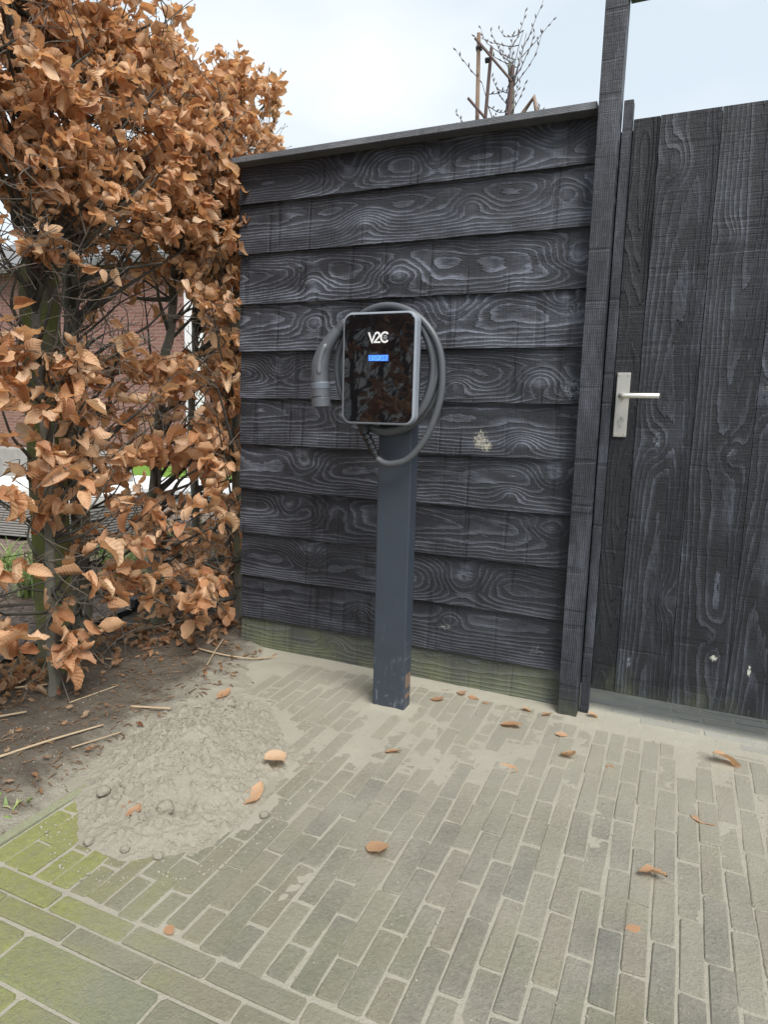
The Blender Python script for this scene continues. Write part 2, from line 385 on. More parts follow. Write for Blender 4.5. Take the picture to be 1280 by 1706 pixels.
xs = np.linspace(-6.5, -1.95, 150); ys = np.linspace(.2, 6.2, 160); X, Y = np.meshgrid(xs, ys, indexing='ij')
grid_mesh('mulch_bed', M['mulch'], xs, ys, -.035+.035*fbm(X*9, Y*9, 2)+.015*fbm(X*40, Y*40, 1), X < -2.42+.06*fbm(X*3, Y*3, 5), kind='structure')

# sand bedding that fills the joints and drifts over the pavers
HX, HY = -1.265, 1.50                      # heap centre
def heap_r(x, y):
    c, s = math.cos(rad(24)), math.sin(rad(24))
    a = (x-HX)*c+(y-HY)*s; b = -(x-HX)*s+(y-HY)*c
    return np.sqrt((a/.275)**2+(b/.415)**2)
def sand_h(x, y):
    kk = .35+.65*smooth01(y, 1.5, 1.95); z = -.0026+(.0030*(fbm(x*2.3+3, y*2.3, 1, 4)-.5)+.0030*(fbm(x*14, y*14, 3, 3)-.5))*kk
    z = z+.0012*smooth01(y, 1.45, 2.1)+.0016*(fbm(x*60, y*60, 4, 2)-.5)
    z = z+.0045*np.exp(-(np.maximum(heap_r(x, y)-.9, 0)/.22)**2)+.007*np.exp(-(np.maximum(np.abs(x+.8835)-.058, 0)**2+np.maximum(np.abs(y-2.118)-.03, 0)**2)/.0006)
    z = z+.0030*np.exp(-((x+.88)**2+(y-2.05)**2)/.02)+.003*np.exp(-((x+.80)/.35)**2-((y-1.80)/.10)**2)
    z = z+.010*smooth01(y, 2.30, 2.38)*(x < -.3)+.0035*smooth01(y, 2.26, 2.32)*(x > -.3)-.002*smooth01(-x, 1.0, 1.3)*smooth01(-y, -1.2, -1.0)
    z = z-.0024*smooth01(-y, -1.0, -.86)
    return np.minimum(z, .02)
xs = np.arange(-1.76, .75, .0065); ys = np.arange(.55, 2.80, .0065); X, Y = np.meshgrid(xs, ys, indexing='ij')
grid_mesh('sand_bedding', M['sand'], xs, ys, sand_h(X, Y), (X > -1.423) | (Y > 1.6), kind='structure')
MB().add([(-1.42, -1.2, 0), (2.2, -1.2, 0), (2.2, 3.4, 0), (-1.42, 3.4, 0)], [(0, 1, 2, 3)]).obj('paving_base', M['sand'], loc=(0, 0, -.0048), kind='structure')

# soil strip under the hedge, a little higher than the paving, crumbling over its edge
xs = np.arange(-2.5, -1.20, .011); ys = np.arange(.3, 3.6, .011); X, Y = np.meshgrid(xs, ys, indexing='ij')
edge = -1.445-.05*smooth01(Y, .9, 1.2)+.16*smooth01(Y, 1.35, 1.75)-.20*smooth01(Y, 1.9, 2.3)+.11*(fbm(X*7, Y*7, 6)-.5)*smooth01(Y, 1.2, 1.5)
dd = edge-X
Zs = -.012+.036*smooth01(dd, -.05, .22)+.028*(fbm(X*8, Y*8, 5)-.5)*smooth01(dd, 0, .2)+.014*(fbm(X*35, Y*35, 2, 3)-.5)
grid_mesh('soil_bed', M['soil'], xs, ys, Zs, (dd > -.06) & ((Y > 1.25) | (X < -1.452)) & ((Y < 2.40) | (X < -1.74)), kind='structure')
def soil_z(x, y):
    x = np.float64(x); y = np.float64(y)
    e = -1.445-.05*smooth01(y, .9, 1.2)+.16*smooth01(y, 1.35, 1.75)-.20*smooth01(y, 1.9, 2.3)+.11*(fbm(x*7, y*7, 6)-.5)*smooth01(y, 1.2, 1.5)
    d = e-x
    return float(-.012+.036*smooth01(d, -.05, .22)+.028*(fbm(x*8, y*8, 5)-.5)*smooth01(d, 0, .2)+.014*(fbm(x*35, y*35, 2, 3)-.5))
def top_z(x, y):
    """height of the loose surface at a point of the paving"""
    return max(0.0, float(sand_h(np.float64(x), np.float64(y))))

# ------------------------------------------------------------------ pavement
pav = link('pavement', None, kind='structure'); pav.empty_display_size = .05
def paver_mesh(name, w, l, mat, h=.05, b=.0035, jit=.0016):
    """clay paver with rounded arrises and slightly worn corners, top at z=0"""
    bm = bmesh.new(); x, y = w/2, l/2; j = lambda: random.uniform(-jit, jit); c = min(w, l)*.09
    ring = [(-x+c, -y), (x-c, -y), (x, -y+c), (x, y-c), (x-c, y), (-x+c, y), (-x, y-c), (-x, -y+c)]
    ring = [(p[0]+j(), p[1]+j()) for p in ring]
    a = [bm.verts.new((px*(1-b/x), py*(1-b/y), random.uniform(-.0008, .0005))) for px, py in ring]
    m_ = [bm.verts.new((px, py, -b)) for px, py in ring]; d = [bm.verts.new((px, py, -h)) for px, py in ring]
    bm.faces.new(a)
    for i in range(8):
        k = (i+1) % 8; bm.faces.new((m_[i], m_[k], a[k], a[i])); bm.faces.new((d[i], d[k], m_[k], m_[i]))
    me = bpy.data.meshes.new(name); bm.to_mesh(me); bm.free(); me.materials.append(mat); return me
PW, PL = .0517, .205
brick_meshes = [paver_mesh('brick', PW-random.uniform(.0030, .0050), PL-random.uniform(.004, .009), M['paver'], b=.0022, jit=.0022) for _ in range(14)]
row_meshes = [paver_mesh('brick', PL-.0068, PW-.0050, M['paver'], b=.0020) for _ in range(6)]
sill_meshes = [paver_mesh('brick', PL-.007, PW-.0070, M['sill_paver']) for _ in range(4)]
slab_meshes = [paver_mesh('slab', .338, .101, M['slab'], b=.004) for _ in range(4)]
hidden = MB(); n_br = 0
def visible(p, mrg=45):
    a = proj(p); return -mrg < a[0] < 1280+mrg and -mrg < a[1] < 1706+mrg
def put(me, name, x, y, z=0., rot=0.):
    global n_br
    if visible((x, y, z)) and n_br < 298 or (name != 'brick' and visible((x, y, z))):
        o = link(name, me, pav, (x, y, z), (random.gauss(0, .006), random.gauss(0, .004), rot)); n_br += name == 'brick'
    else:
        hidden.add([(v.co.x+x, v.co.y+y, v.co.z+z) for v in me.vertices], [tuple(p.vertices) for p in me.polygons])
x = -1.394; col = 0
while x < 1.9:
    off = (col % 2)*PL*.5+random.uniform(-.007, .007)+(random.uniform(-.03, .03) if random.random() < .12 else 0); y = .938-off+PL/2
    y1 = 2.385 if x < -.27 else 2.272
    while y < y1+PL/2:
        l0 = max(y-PL/2, .938); l1 = min(y+PL/2, y1)
        if l1-l0 > .045:
            xx = x+random.gauss(0, .0014)+.006*math.sin(y*2.1+x); zz = random.gauss(0, .0008)
            if l1-l0 > PL-.012: put(random.choice(brick_meshes), 'brick', xx, y, zz, random.gauss(0, .008))
            else: put(paver_mesh('brick', PW-.006, l1-l0-.0065, M['paver']), 'brick', xx, (l0+l1)/2, zz, random.gauss(0, .008))
        y += PL+random.uniform(-.002, .002)
    x += PW; col += 1
for k, yy in enumerate((.906, .852)):                     # two edge courses across the front
    x = -1.52+(k*.105)+.06
    while x < 1.9:
        if x > -1.40+.09 or True:
            put(random.choice(row_meshes), 'brick', x, yy, random.gauss(-.0005, .001), random.gauss(0, .006))
        x += PL+random.uniform(-.001, .003)
for k in range(9):                                        # long slabs in front of them
    x = -1.295+(k % 2)*.115-.345
    while x < 1.9:
        put(random.choice(slab_meshes), 'slab', x, .771-k*.107, random.gauss(-.001, .0012), random.gauss(0, .004)); x += .345
for k in range(9):                                        # courses through the gateway
    x = -.255+.105*(k % 2)
    while x < 1.9:
        put(random.choice(sill_meshes if k else row_meshes), 'brick', x+.1, 2.302+k*PW, random.gauss(0, .001)+.002*min(k, 2), random.gauss(0, .004)); x += PL
hidden.obj('paver_field', M['paver'], pav, kind='stuff')
# concrete kerb between soil and pavers
kb2 = thing('concrete_kerb', 'thin mossy grey concrete edging between soil bed and paving', 'kerb')
for i in range(4):
    y0 = -.98+i*.6; MB().bbox(-1.452, -1.424, y0, y0+.594, -.12, .004, .004).obj('kerb_stone', M['kerb'], kb2)

# ------------------------------------------------------------------ fence
fence = thing('board_fence', 'black stained fence panel of overlapping horizontal boards behind the charging post', 'fence', (-1.03, 2.385, 0))
LZ = [2.024, 1.8775, 1.683, 1.484, 1.2935, 1.101, .9065, .714, .5205, .330, .139, -.03]
FX0, FX1 = -1.738, -.326; FC = (FX0+FX1)/2
def pu(px): return px-FC
KN = [  # knots per board: (x, z, radius), slope of the log axis, distance to pith
    ([(-.883, 1.963, .030), (-1.244, 1.958, .045), (-.45, 1.985, .04)], .02, .030, .0),
    ([(-.745, 1.79, .030), (-1.165, 1.765, .036), (-.42, 1.80, .03)], .02, .045, .02),
    ([(-1.02, 1.575, .040), (-1.39, 1.565, .032), (-.36, 1.60, .045)], .05, .045, -.01),
    ([(-1.38, 1.405, .034), (-.80, 1.43, .050), (-.40, 1.45, .03)], .03, .05, .015),
    ([(-.78, 1.165, .026), (-.47, 1.175, .034), (-1.55, 1.22, .035)], .04, .045, -.01),
    ([(-1.25, 1.04, .03), (-.52, .96, .025)], .01, .070, .03),
    ([(-1.42, .84, .034), (-.40, .84, .034), (-.55, .775, .022)], -.02, .06, .0),
    ([(-1.50, .65, .028), (-1.28, .64, .040), (-.40, .66, .03)], .05, .045, .01),
    ([(-1.40, .45, .034), (-.72, .43, .050)], .02, .05, -.02),
    ([(-.76, .27, .020), (-1.15, .24, .02)], .01, .09, .04),
    ([(-1.27, .085, .022)], .01, .10, .05)]
for i in range(11):
    z0, z1 = LZ[i+1], LZ[i]+(.024 if i else 0); zc = (z0+z1)/2; hh = (z1-z0)/2
    kn, slope, d0, v0 = KN[i]
    alg = {10: .175, 9: .09}.get(i, 0)
    sm = []
    if i == 6-1+0: sm = []
    if i == 5: sm = [(pu(-.670), .965-zc, .035, .040, (.36, .34, .28), .38), (pu(-.645), .945-zc, .022, .028, (.36, .34, .28), .36)]
    if i == 9: sm = [(pu(-.78), .235-zc, .05, .02, (.30, .30, .27), .47), (pu(-.42), .20-zc, .06, .03, (.28, .29, .28), .5)]
    if i == 4: sm = [(pu(-.36), 1.15-zc, .05, .06, (.20, .225, .26), .44)]
    if i == 3: sm = [(pu(-.37), 1.42-zc, .06, .05, (.18, .205, .24), .46)]
    mt = mat_wood('stained_board', i+1.37, [(pu(a), b-zc, c) for a, b, c in kn], False, v0, d0, slope, 128-8*(i % 4), algae=alg, wob=[.7, .55, .8, .7, .55, .4, .6, .7, .5, .4, .4][i],
                  chips=.1+.45*(i > 6)+.2*(i > 8), smears=sm, wear=[.55, .5, .9, .85, .7, .45, .5, .5, .4, .25, .2][i],
                  lo=(.0115, .013, .0185) if i < 10 else (.055, .058, .052), contrast=[1, 1, 1.15, 1.1, .9, .9, .95, .8, .7, .55, .6][i])
    bm = bmesh.new(); nseg = 70; sx0 = FX0+random.uniform(-.004, .004)
    prof = [(0, -hh), (.000, -hh+.004), (.008, 0), (.015, hh), (.034, hh), (.019, -hh)]     # (y, z): lower lip stands proud
    rows = []
    for k in range(nseg+1):
        uu = sx0+(FX1-sx0)*k/nseg
        wv = .0016*mn.noise((uu*9, i*3.1, 0))+.0011*mn.noise((uu*55, i*7.7, 1)); wy = .0012*mn.noise((uu*4, i*5.1, 3))
        rows.append([bm.verts.new((uu-FC, py+wy, pz+(wv if pz < -hh+.01 else 0))) for py, pz in prof])
    for k in range(nseg):
        for q in range(6):
            r2 = (q+1) % 6; bm.faces.new((rows[k][q], rows[k+1][q], rows[k+1][r2], rows[k][r2]))
    bm.faces.new(rows[0]); bm.faces.new(list(reversed(rows[-1]))); bmesh.ops.recalc_face_normals(bm, faces=bm.faces)
    me = bpy.data.meshes.new('board'); bm.to_mesh(me); bm.free(); me.materials.append(mt)
    kw = {'label': 'bottom board with green algae'} if i == 10 else {}
    link('board', me, fence, (FC+1.03, 0, zc), **kw)
post_mat = mat_wood('stained_post', 31.3, [], True, .09, .02, .0, 170, chips=.35, wear=.5, hi=(.14, .15, .185), contrast=.8, algae=.10, wob=.25, ls=.3)
cap_mat = mat_wood('stained_cap', 17.1, [], False, .09, .02, .0, 230, chips=.0, wear=.7, lo=(.085, .09, .10), hi=(.24, .25, .27), contrast=.7, wob=.25, ls=.3)
MB().bbox(-.71, .70, -.042, .075, -.0112, .0112, .002).obj('cap_rail', cap_mat, fence, (0, 0, 2.0355))
for xx in (-.66, .0, .60):
    MB().bbox(-.034, .034, 0, .068, -1.05, 1.0, .003).obj('back_post', post_mat, fence, (xx, .042, 1.02))

# ------------------------------------------------------------------ gate frame and gate
frame = thing('gate_frame', 'tall black timber gate post with crossbeam rising above the fence', 'gate frame', (-.29, 2.365, 0))
MB().bbox(-.0335, .0335, -.036, .036, -1.33, 1.33, .003).obj('post', post_mat, frame, (0, 0, 1.30))
MB().bbox(-.0145, .0145, -.022, .022, -1.03, 1.03, .0025).obj('stop_strip', mat_wood('stop_strip', 44.7, [], True, .08, .02, .0, 210, chips=.3, wear=.5, contrast=.8, wob=.2, ls=.3), frame, (.0525, .034, 1.02))
MB().bbox(-.8, .8, -.028, .028, -.075, .075, .003).obj('crossbeam', mat_wood('beam', 51.2, [], False, .1, .1, .0, 150, chips=0, wear=.3), frame, (.8355, .007, 2.412))
MB().bbox(-.0335, .0335, -.036, .036, -1.33, 1.33, .003).obj('post', post_mat, frame, (1.67, 0, 1.30))

MB().bbox(-.036, .036, -.017, .017, -.94, .94, .002).obj('light_block_strip', post_mat, frame, (.064, .078, 1.035))  # strip added behind the stop to block light through the gap

gate = thing('plank_gate', 'black wooden gate of vertical planks with steel lever handle', 'gate', (.55, 2.41, .09))
GX = [-.2215, -.141, .034, .209, .384, .559, .734, .909, 1.084, 1.26]
GK = [[], [(-.085, 1.855, .030), (-.075, .98, .03), (.0, .45, .022)], [(.155, .955, .024), (.145, .35, .022), (.09, 1.62, .02)], [(.29, 1.3, .03), (.25, 1.13, .03)]]
for i in range(9):
    a, b = GX[i], GX[i+1]; w2 = (b-a)/2-.0005; xc = (a+b)/2
    kn = [(k[0]-xc, k[1]-1.045) for k in (GK[i] if i < 4 else [])]; kn = [(kz, kx, r[2]) for (kx, kz), r in zip(kn, GK[i] if i < 4 else [])]
    sm = []
    if i == 2: sm = [(.272-1.045, .163-xc, .012, .014, (.62, .62, .55), .33), (.95-1.045, .15-xc, .05, .03, (.16, .17, .20), .5)]
    if i == 3: sm = [(.246-1.045, .270-xc, .022, .006, (.62, .62, .55), .33), (1.17-1.045, .25-xc, .03, .03, (.16, .15, .14), .42)]
    if i == 1: sm = [(.985-1.045, -.07-xc, .05, .025, (.16, .18, .21), .46), (.21-1.045, -.10-xc, .03, .01, (.14, .15, .17), .4)]
    mt = mat_wood('gate_plank', 60+i*1.7, kn, True, [0, .005, .02, -.01][i % 4], [.14, .03, .03, .05][i % 4], [.0, .035, -.03, .03][i % 4], 78 if i else 240,
                  lo=(.0075, .0085, .012), hi=(.088, .097, .124) if i else (.022, .025, .032), chips=.35, smears=sm, wear=.45, contrast=.95 if i else .5, algae=.13, sawn=.5, ls=.42)
    dy = .004 if i == 0 else random.uniform(-.0006, .0006)
    MB().bbox(-w2, w2, 0, .02, -.955, .955, .0015).obj('plank', mt, gate, (xc-.55, -.01+dy, .955))
MB().bbox(-.7725, .71, .0105, .0135, -.95, .95, .001).obj('light_block_sheet', post_mat, gate, (0, 0, .955))  # added sheet that keeps skylight from showing through the plank seams
for zz in (.35, .95, 1.6): MB().bbox(-.76, .70, 0, .03, -.05, .05, .003).obj('back_rail', post_mat, gate, (0, .0145, zz))
def mat_steel(name, c=(.52, .50, .46), r=.36):
    t = NT(name); o = t.xyz(t.obj()); n = t.noise(t.comb(t.m('MULTIPLY', o[0], 20.), o[1], t.m('MULTIPLY', o[2], 900.)), 1., 2)
    g = t.noise(t.obj(), 25., 4)
    return t.done(t.bsdf(t.mix(t.m('MULTIPLY', t.step(g, .5, .8), .35), c, tuple(x*.55 for x in c)), t.m('MULTIPLY_ADD', n, .2, r-.08), .5, .75, t.bump(n, .12, .001)))
steel = mat_steel('brushed_steel'); dark = mat_plain('dark_hole', (.02, .02, .02), .6)
M['rubber'] = mat_plain('black_rubber', (.03, .032, .036), .45, .5, 0, .2, 60)
plate = MB().bbox(-.0215, .0215, -.004, .004, -.107, .107, .0022).obj('handle_plate', steel, gate, (-.190-.55, -.0103, 1.101-.09))
for sx in (-1, 1):
    for sz in (-1, 1):
        MB().tube([(0, 0, 0), (0, -.0022, 0)], [.0038, .0030], 12).obj('screw', mat_plain('screw_%d%d' % (sx, sz), (.62, .6, .57), .35, .5, .8), plate, (sx*.0145, -.0040, sz*.099), smooth=False)
cyl = MB().tube([(0, 0, 0), (0, -.007, 0)], [.0095, .0090], 20); cyl.box(-.0042, .0042, -.0062, 0, -.026, -.004)
cyo = cyl.obj('lock_cylinder', mat_plain('lock_brass', (.50, .50, .47), .3, .5, .8), plate, (.0012, -.004, -.045))
MB().box(-.0011, .0011, -.0075, -.0065, -.006, .004).obj('keyhole', dark, plate, (.0012, -.004, -.045))
lv = [(0, 0, 0), (0, -.030, 0), (.002, -.042, 0), (.010, -.048, 0), (.022, -.049, 0), (.118, -.049, 0), (.1195, -.049, 0)]
lev = MB().tube(catmull(lv[:5], 4)[:-1]+[Vector(p) for p in lv[4:]], [.0088]*16+[.0088, .0092, .0080], 16)
lev.obj('lever', mat_steel('lever_steel', (.72, .71, .66), .30), plate, (-.003, -.003, .030), smooth=True)
MB().tube([(0, 0, 0), (0, -.010, 0)], [.0125, .0115], 18).obj('rosette', steel, plate, (-.003, -.0035, .030), smooth=False)

# ------------------------------------------------------------------ charging post
def mat_powder():
    t = NT('powder_coated_post'); p = t.obj(); o = t.xyz(p)
    c = t.mix(t.noise(p, 7., 4), (.030, .039, .055), (.047, .060, .081))
    sc = t.noise(t.comb(t.m('MULTIPLY', o[0], 60.), o[1], t.m('MULTIPLY', o[2], 14.)), 1., 4, .7)
    low = t.step(o[2], .55, .0)
    c = t.mix(t.m('MULTIPLY', t.m('MULTIPLY', t.step(sc, .56, .72), low), .45), c, (.30, .33, .37))
    c = t.mix(t.m('MULTIPLY', t.m('MULTIPLY', t.step(t.noise(p, 40., 4, .7), .60, .72), t.step(o[2], .25, .0)), .4), c, (.40, .38, .32))
    return t.done(t.bsdf(c, t.m('MULTIPLY_ADD', sc, .2, .30), .5, 0, t.bump(t.noise(p, 900., 2), .06, .001)))
pole = thing('charging_post', 'dark blue grey square steel post standing on the pavers, carrying the wall box', 'post', (-.8835, 2.118, 0))
pst = MB().bbox(-.0615, .0615, -.031, .031, -.06, 1.30, .005).obj('column', mat_powder(), pole)
tape = mat_plain('brown_tape', (.20, .13, .10), .35, .5, 0, .3, 40)
MB().box(.0613, .0620, -.022, .026, .045, .062).obj('bare_patch', tape, pole)
MB().box(.0613, .0620, -.022, .026, .085, .135).obj('bare_patch', tape, pole)
MB().bbox(-.05, .05, -.029, .029, 1.3, 1.306, .002).obj('end_cap', M['rubber'], pole)

def rrect(w, h, r, n=8):
    pts = []
    for cx, cz, a0 in ((w/2-r, h/2-r, 0), (-w/2+r, h/2-r, 90), (-w/2+r, -h/2+r, 180), (w/2-r, -h/2+r, 270)):
        for k in range(n+1):
            a = rad(a0+90*k/n); pts.append((cx+r*math.cos(a), cz+r*math.sin(a)))
    return pts
def loft(rings, cap=True):
    """rings of equal count, each a list of (x, y, z)"""
    m_ = MB(); n = len(rings[0]); m_.v = [p for r in rings for p in r]
    for i in range(len(rings)-1):
        for k in range(n):
            k2 = (k+1) % n; m_.f.append((i*n+k, (i+1)*n+k, (i+1)*n+k2, i*n+k2))
    if cap:
        m_.f.append(tuple(range(n))); m_.f.append(tuple(reversed(range((len(rings)-1)*n, len(rings)*n))))
    return m_
wb = thing('charging_box', 'grey rimmed electric car wall box with glossy dark front and blue display', 'charger', (-.9085, 2.086, 1.1945))
BW, BH = .259, .356
def ring(w, h, r, y): return [(x, y, z) for x, z in rrect(w, h, r)]
case = loft([ring(BW-.016, BH-.016, .026, -.058), ring(BW, BH, .032, -.062), ring(BW, BH, .032, -.092), ring(BW-.004, BH-.004, .031, -.0965), ring(BW-.010, BH-.010, .029, -.098)])
case.obj('casing', mat_plain('grey_casing', (.27, .30, .35), .38, .5, 0, .1, 30), wb, smooth=False)
loft([ring(.17, .25, .03, 0), ring(.185, .27, .035, -.02), ring(.20, .29, .035, -.0578)]).obj('rear_body', mat_plain('black_plastic', (.025, .027, .03), .5, .5, 0, .1, 40), wb)
def mat_front():
    t = NT('glossy_black_glass'); p = t.obj()
    w = t.noise(p, 14., 2); g = t.noise(p, 70., 4, .7)
    return t.done(t.bsdf((.006, .006, .0075), t.m('MULTIPLY_ADD', t.step(g, .5, .8), .05, .02), .58, 0, t.bump(w, .05, .004)))
front = loft([ring(BW-.014, BH-.014, .027, -.0965), ring(BW-.014, BH-.014, .027, -.0986), ring(BW-.016, BH-.016, .026, -.0992)])
fo = front.obj('front_panel', mat_front(), wb)
# writing on the front: V2C with a seven pin socket inside the C
white = mat_plain('white_print', (.82, .82, .84), .4, .5, 0, .02, 20)
def stroke(path, w, closed=False, depth=.0007):
    """flat ribbon along a path in the (x, z) plane with round ends"""
    m_ = MB(); P = [Vector((p[0], p[1])) for p in path]; L_, R_ = [], []
    for i, p in enumerate(P):
        a, b = P[max(i-1, 0)], P[min(i+1, len(P)-1)]
        if 0 < i < len(P)-1:
            d1 = (p-a).normalized(); d2 = (b-p).normalized(); n1 = Vector((-d1.y, d1.x)); n2 = Vector((-d2.y, d2.x))
            n = (n1+n2).normalized(); k = min(1/max(n.dot(n1), .35), 2.)
        else:
            d = (b-a).normalized(); n = Vector((-d.y, d.x)); k = 1
        L_.append(p+n*w/2*k); R_.append(p-n*w/2*k)
    def endcap(c, frm, sgn):
        base = frm-c; out = []
        for q in range(1, 6):
            a = sgn*math.pi*q/6; out.append(c+Vector((base.x*math.cos(a)-base.y*math.sin(a), base.x*math.sin(a)+base.y*math.cos(a))))
        return out
    # body quads plus two fans
    for i in range(len(P)-1):
        q = [L_[i], L_[i+1], R_[i+1], R_[i]]
        m_.add([(c.x, -depth, c.y) for c in q], [(0, 1, 2, 3)])
        m_.add([(L_[i].x, -depth, L_[i].y), (L_[i+1].x, -depth, L_[i+1].y), (L_[i+1].x, 0, L_[i+1].y), (L_[i].x, 0, L_[i].y)], [(0, 1, 2, 3)])
        m_.add([(R_[i].x, -depth, R_[i].y), (R_[i+1].x, -depth, R_[i+1].y), (R_[i+1].x, 0, R_[i+1].y), (R_[i].x, 0, R_[i].y)], [(0, 1, 2, 3)])
    for c, f_, g_ in ((P[0], L_[0], R_[0]), (P[-1], R_[-1], L_[-1])):
        fan = [f_]+endcap(c, f_, 1)+[g_]
        m_.add([(k.x, -depth, k.y) for k in fan], [tuple(range(len(fan)))])
    return m_
lg = link('logo', None, fo, (-.9085*0+.0, -.0993, .098)); lg.empty_display_size = .01
lw = .0060
stroke([(-.0335, .0140), (-.0225, -.0145), (-.0150, .0045)], lw).obj('letter', white, lg)
two = [(-.0135, .0075)]+[(-.0042+.0078*math.cos(rad(a)), .0070+.0078*math.sin(rad(a))) for a in range(160, -45, -20)]+[(-.0135, -.0148), (.0050, -.0148)]
stroke(two[1:], lw).obj('letter', white, lg)
stroke([(.0225+.0135*math.cos(rad(a)), .0000+.0150*math.sin(rad(a))) for a in range(48, 318, 12)], lw).obj('letter', white, lg)
dots = MB()
for dx, dz in ((-.0052, 0), (0, 0), (.0052, 0), (-.0028, -.0052), (.0028, -.0052), (-.0028, .0050), (.0028, .0050)):
    dots.tube([(.0235+dx, 0, .0002+dz), (.0235+dx, -.0007, .0002+dz)], .0015, 8)
dots.obj('socket_dots', white, lg)
def mat_screen():
    t = NT('lit_blue_display'); o = t.xyz(t.obj())
    n = t.noise(t.comb(t.m('MULTIPLY', o[0], 260.), 0, t.m('MULTIPLY', o[2], 160.)), 1., 2)
    c = t.mix(t.step(n, .45, .62), (.05, .17, .78), (.12, .32, .95))
    return t.done(t.n('ShaderNodeEmission', 0, None, Color=c, Strength=1.0))
ds = MB().bbox(-.0375, .0375, -.001, .001, -.0125, .0125, .0008).obj('display', mat_plain('display_bezel', (.01, .02, .09), .2), fo, (.001, -.0990, .0335))
MB().box(-.034, .034, -.0006, 0, -.0088, .0088).obj('screen', mat_screen(), ds, (0, -.0011, 0))
dkb = mat_plain('display_segment', (.01, .05, .42), .4)
for (a, b, c, d) in ((-.029, -.024, .002, .006), (-.029, -.024, -.006, -.002), (.0125, .0145, -.006, .006), (.020, .022, -.006, .002), (.024, .0255, -.006, .006), (.029, .031, -.006, .006), (-.016, -.0145, -.005, .005), (-.010, -.0085, -.005, .005), (-.003, -.0015, -.005, .005), (.004, .0055, -.005, .005)):
    MB().box(a, b, -.0005, 0, c, d).obj('segment', dkb, ds, (0, -.00175, 0))

# tethered cable hung in a coil round the wall box
cable_m = mat_plain('cable_rubber', (.088, .095, .108), .42, .5, 0, .15, 40)
conn_m = mat_plain('connector_plastic', (.10, .108, .125), .38, .5, 0, .12, 50)
cab = thing('charging_cable', 'grey charging cable coiled behind the wall box with its plug hanging at left', 'cable', (-.909, 2.05, .89))
C0 = Vector((-.909, 2.05, .89))
def cl(p): return tuple(Vector(p)-C0)
path = [(-.925, 2.030, .905), (-.898, 2.028, .890), (-.862, 2.028, .889), (-.812, 2.030, .907), (-.762, 2.034, .964), (-.729, 2.038, 1.036), (-.708, 2.042, 1.13)]
cx, cz = -.908, 1.198
def el(a, rx, rz, y, dz=0.): return (cx+rx*math.cos(rad(a)), y, cz+dz+rz*math.sin(rad(a)))
turns = [(.198, .196, 2.044, .002), (.176, .206, 2.056, -.004), (.156, .196, 2.070, -.004), (.187, .208, 2.074, -.004), (.166, .202, 2.050, -.002)]
for k, (rx, rz, y, dz) in enumerate(turns):
    a1 = 360 if k < len(turns)-1 else 128
    for a in range(12 if k == 0 else 0, a1, 24):
        f = a/360; nx_ = turns[min(k+1, len(turns)-1)] if k < len(turns)-1 else turns[k]
        path.append(el(a, rx+(nx_[0]-rx)*f, rz+(nx_[1]-rz)*f, y+(nx_[2]-y)*f-.01*math.sin(rad(a*1.5)), dz))
path += [(-1.035, 2.046, 1.372), (-1.062, 2.040, 1.345)]
P_ = catmull(path, 4)
MB().tube([cl(p) for p in P_], .0112, 10).obj('cable', cable_m, cab, smooth=True)
# ribbed strain relief under the box
a, b = Vector((-.972, 2.030, .992)), Vector((-.922, 2.030, .903)); pts = []; rr = []
for i in range(33):
    t_ = i/32; pts.append(cl(a.lerp(b, t_))); rr.append(.0175-.006*t_ if (i % 6) < 4 else .0120-.003*t_)
MB().tube(pts, rr, 14).obj('strain_relief', mat_plain('gland_rubber', (.018, .019, .021), .25, .5, 0, .05, 40), cab, smooth=False)
MB().tube([cl((-.980, 2.032, 1.020)), cl((-.971, 2.030, .990))], [.019, .019], 6).obj('gland_nut', M['rubber'], cab)
# plug: curved grip, collar and cap
g = catmull([(-1.052, 2.038, 1.353), (-1.072, 2.034, 1.330), (-1.100, 2.028, 1.296), (-1.126, 2.024, 1.256), (-1.139, 2.022, 1.212), (-1.141, 2.022, 1.172), (-1.1395, 2.022, 1.148)], 5)
n_ = len(g)
MB().tube([cl(p) for p in g], [.0135+.0160*min(1, (i/(n_-1))*1.5) for i in range(n_)], 16).obj('grip', conn_m, cab, smooth=True)
rb = MB()
for i in range(4):
    p = g[2+i]; q = g[3+i]; m1 = p.lerp(q, .25); m2 = p.lerp(q, .75); rb.tube([cl(m1), cl(m2)], .0158+.0008*i, 14)
rb.obj('grip_ribs', M['rubber'], cab)
bt = [g[i]+Vector((.010, -.0235, .004)) for i in range(13, 26)]
MB().tube([cl(p) for p in bt], [.004]+[.0085]*11+[.004], 10).obj('thumb_groove', mat_plain('grip_insert', (.16, .17, .19), .3), cab, smooth=True)
MB().tube([cl((-1.1395, 2.022, 1.150)), cl((-1.139, 2.022, 1.147)), cl((-1.138, 2.022, 1.130)), cl((-1.138, 2.022, 1.127))], [.030, .0335, .0335, .031], 20).obj('collar', mat_plain('collar_blue_grey', (.13, .15, .18), .4), cab, smooth=False)
MB().tube([cl((-1.138, 2.022, 1.129)), cl((-1.137, 2.022, 1.104)), cl((-1.137, 2.022, 1.1035)), cl((-1.136, 2.022, 1.101)), cl((-1.136, 2.022, 1.099)), cl((-1.134, 2.022, 1.070))], [.0320, .0325, .029, .029, .0330, .0330], 20).obj('plug_cap', conn_m, cab, smooth=False)

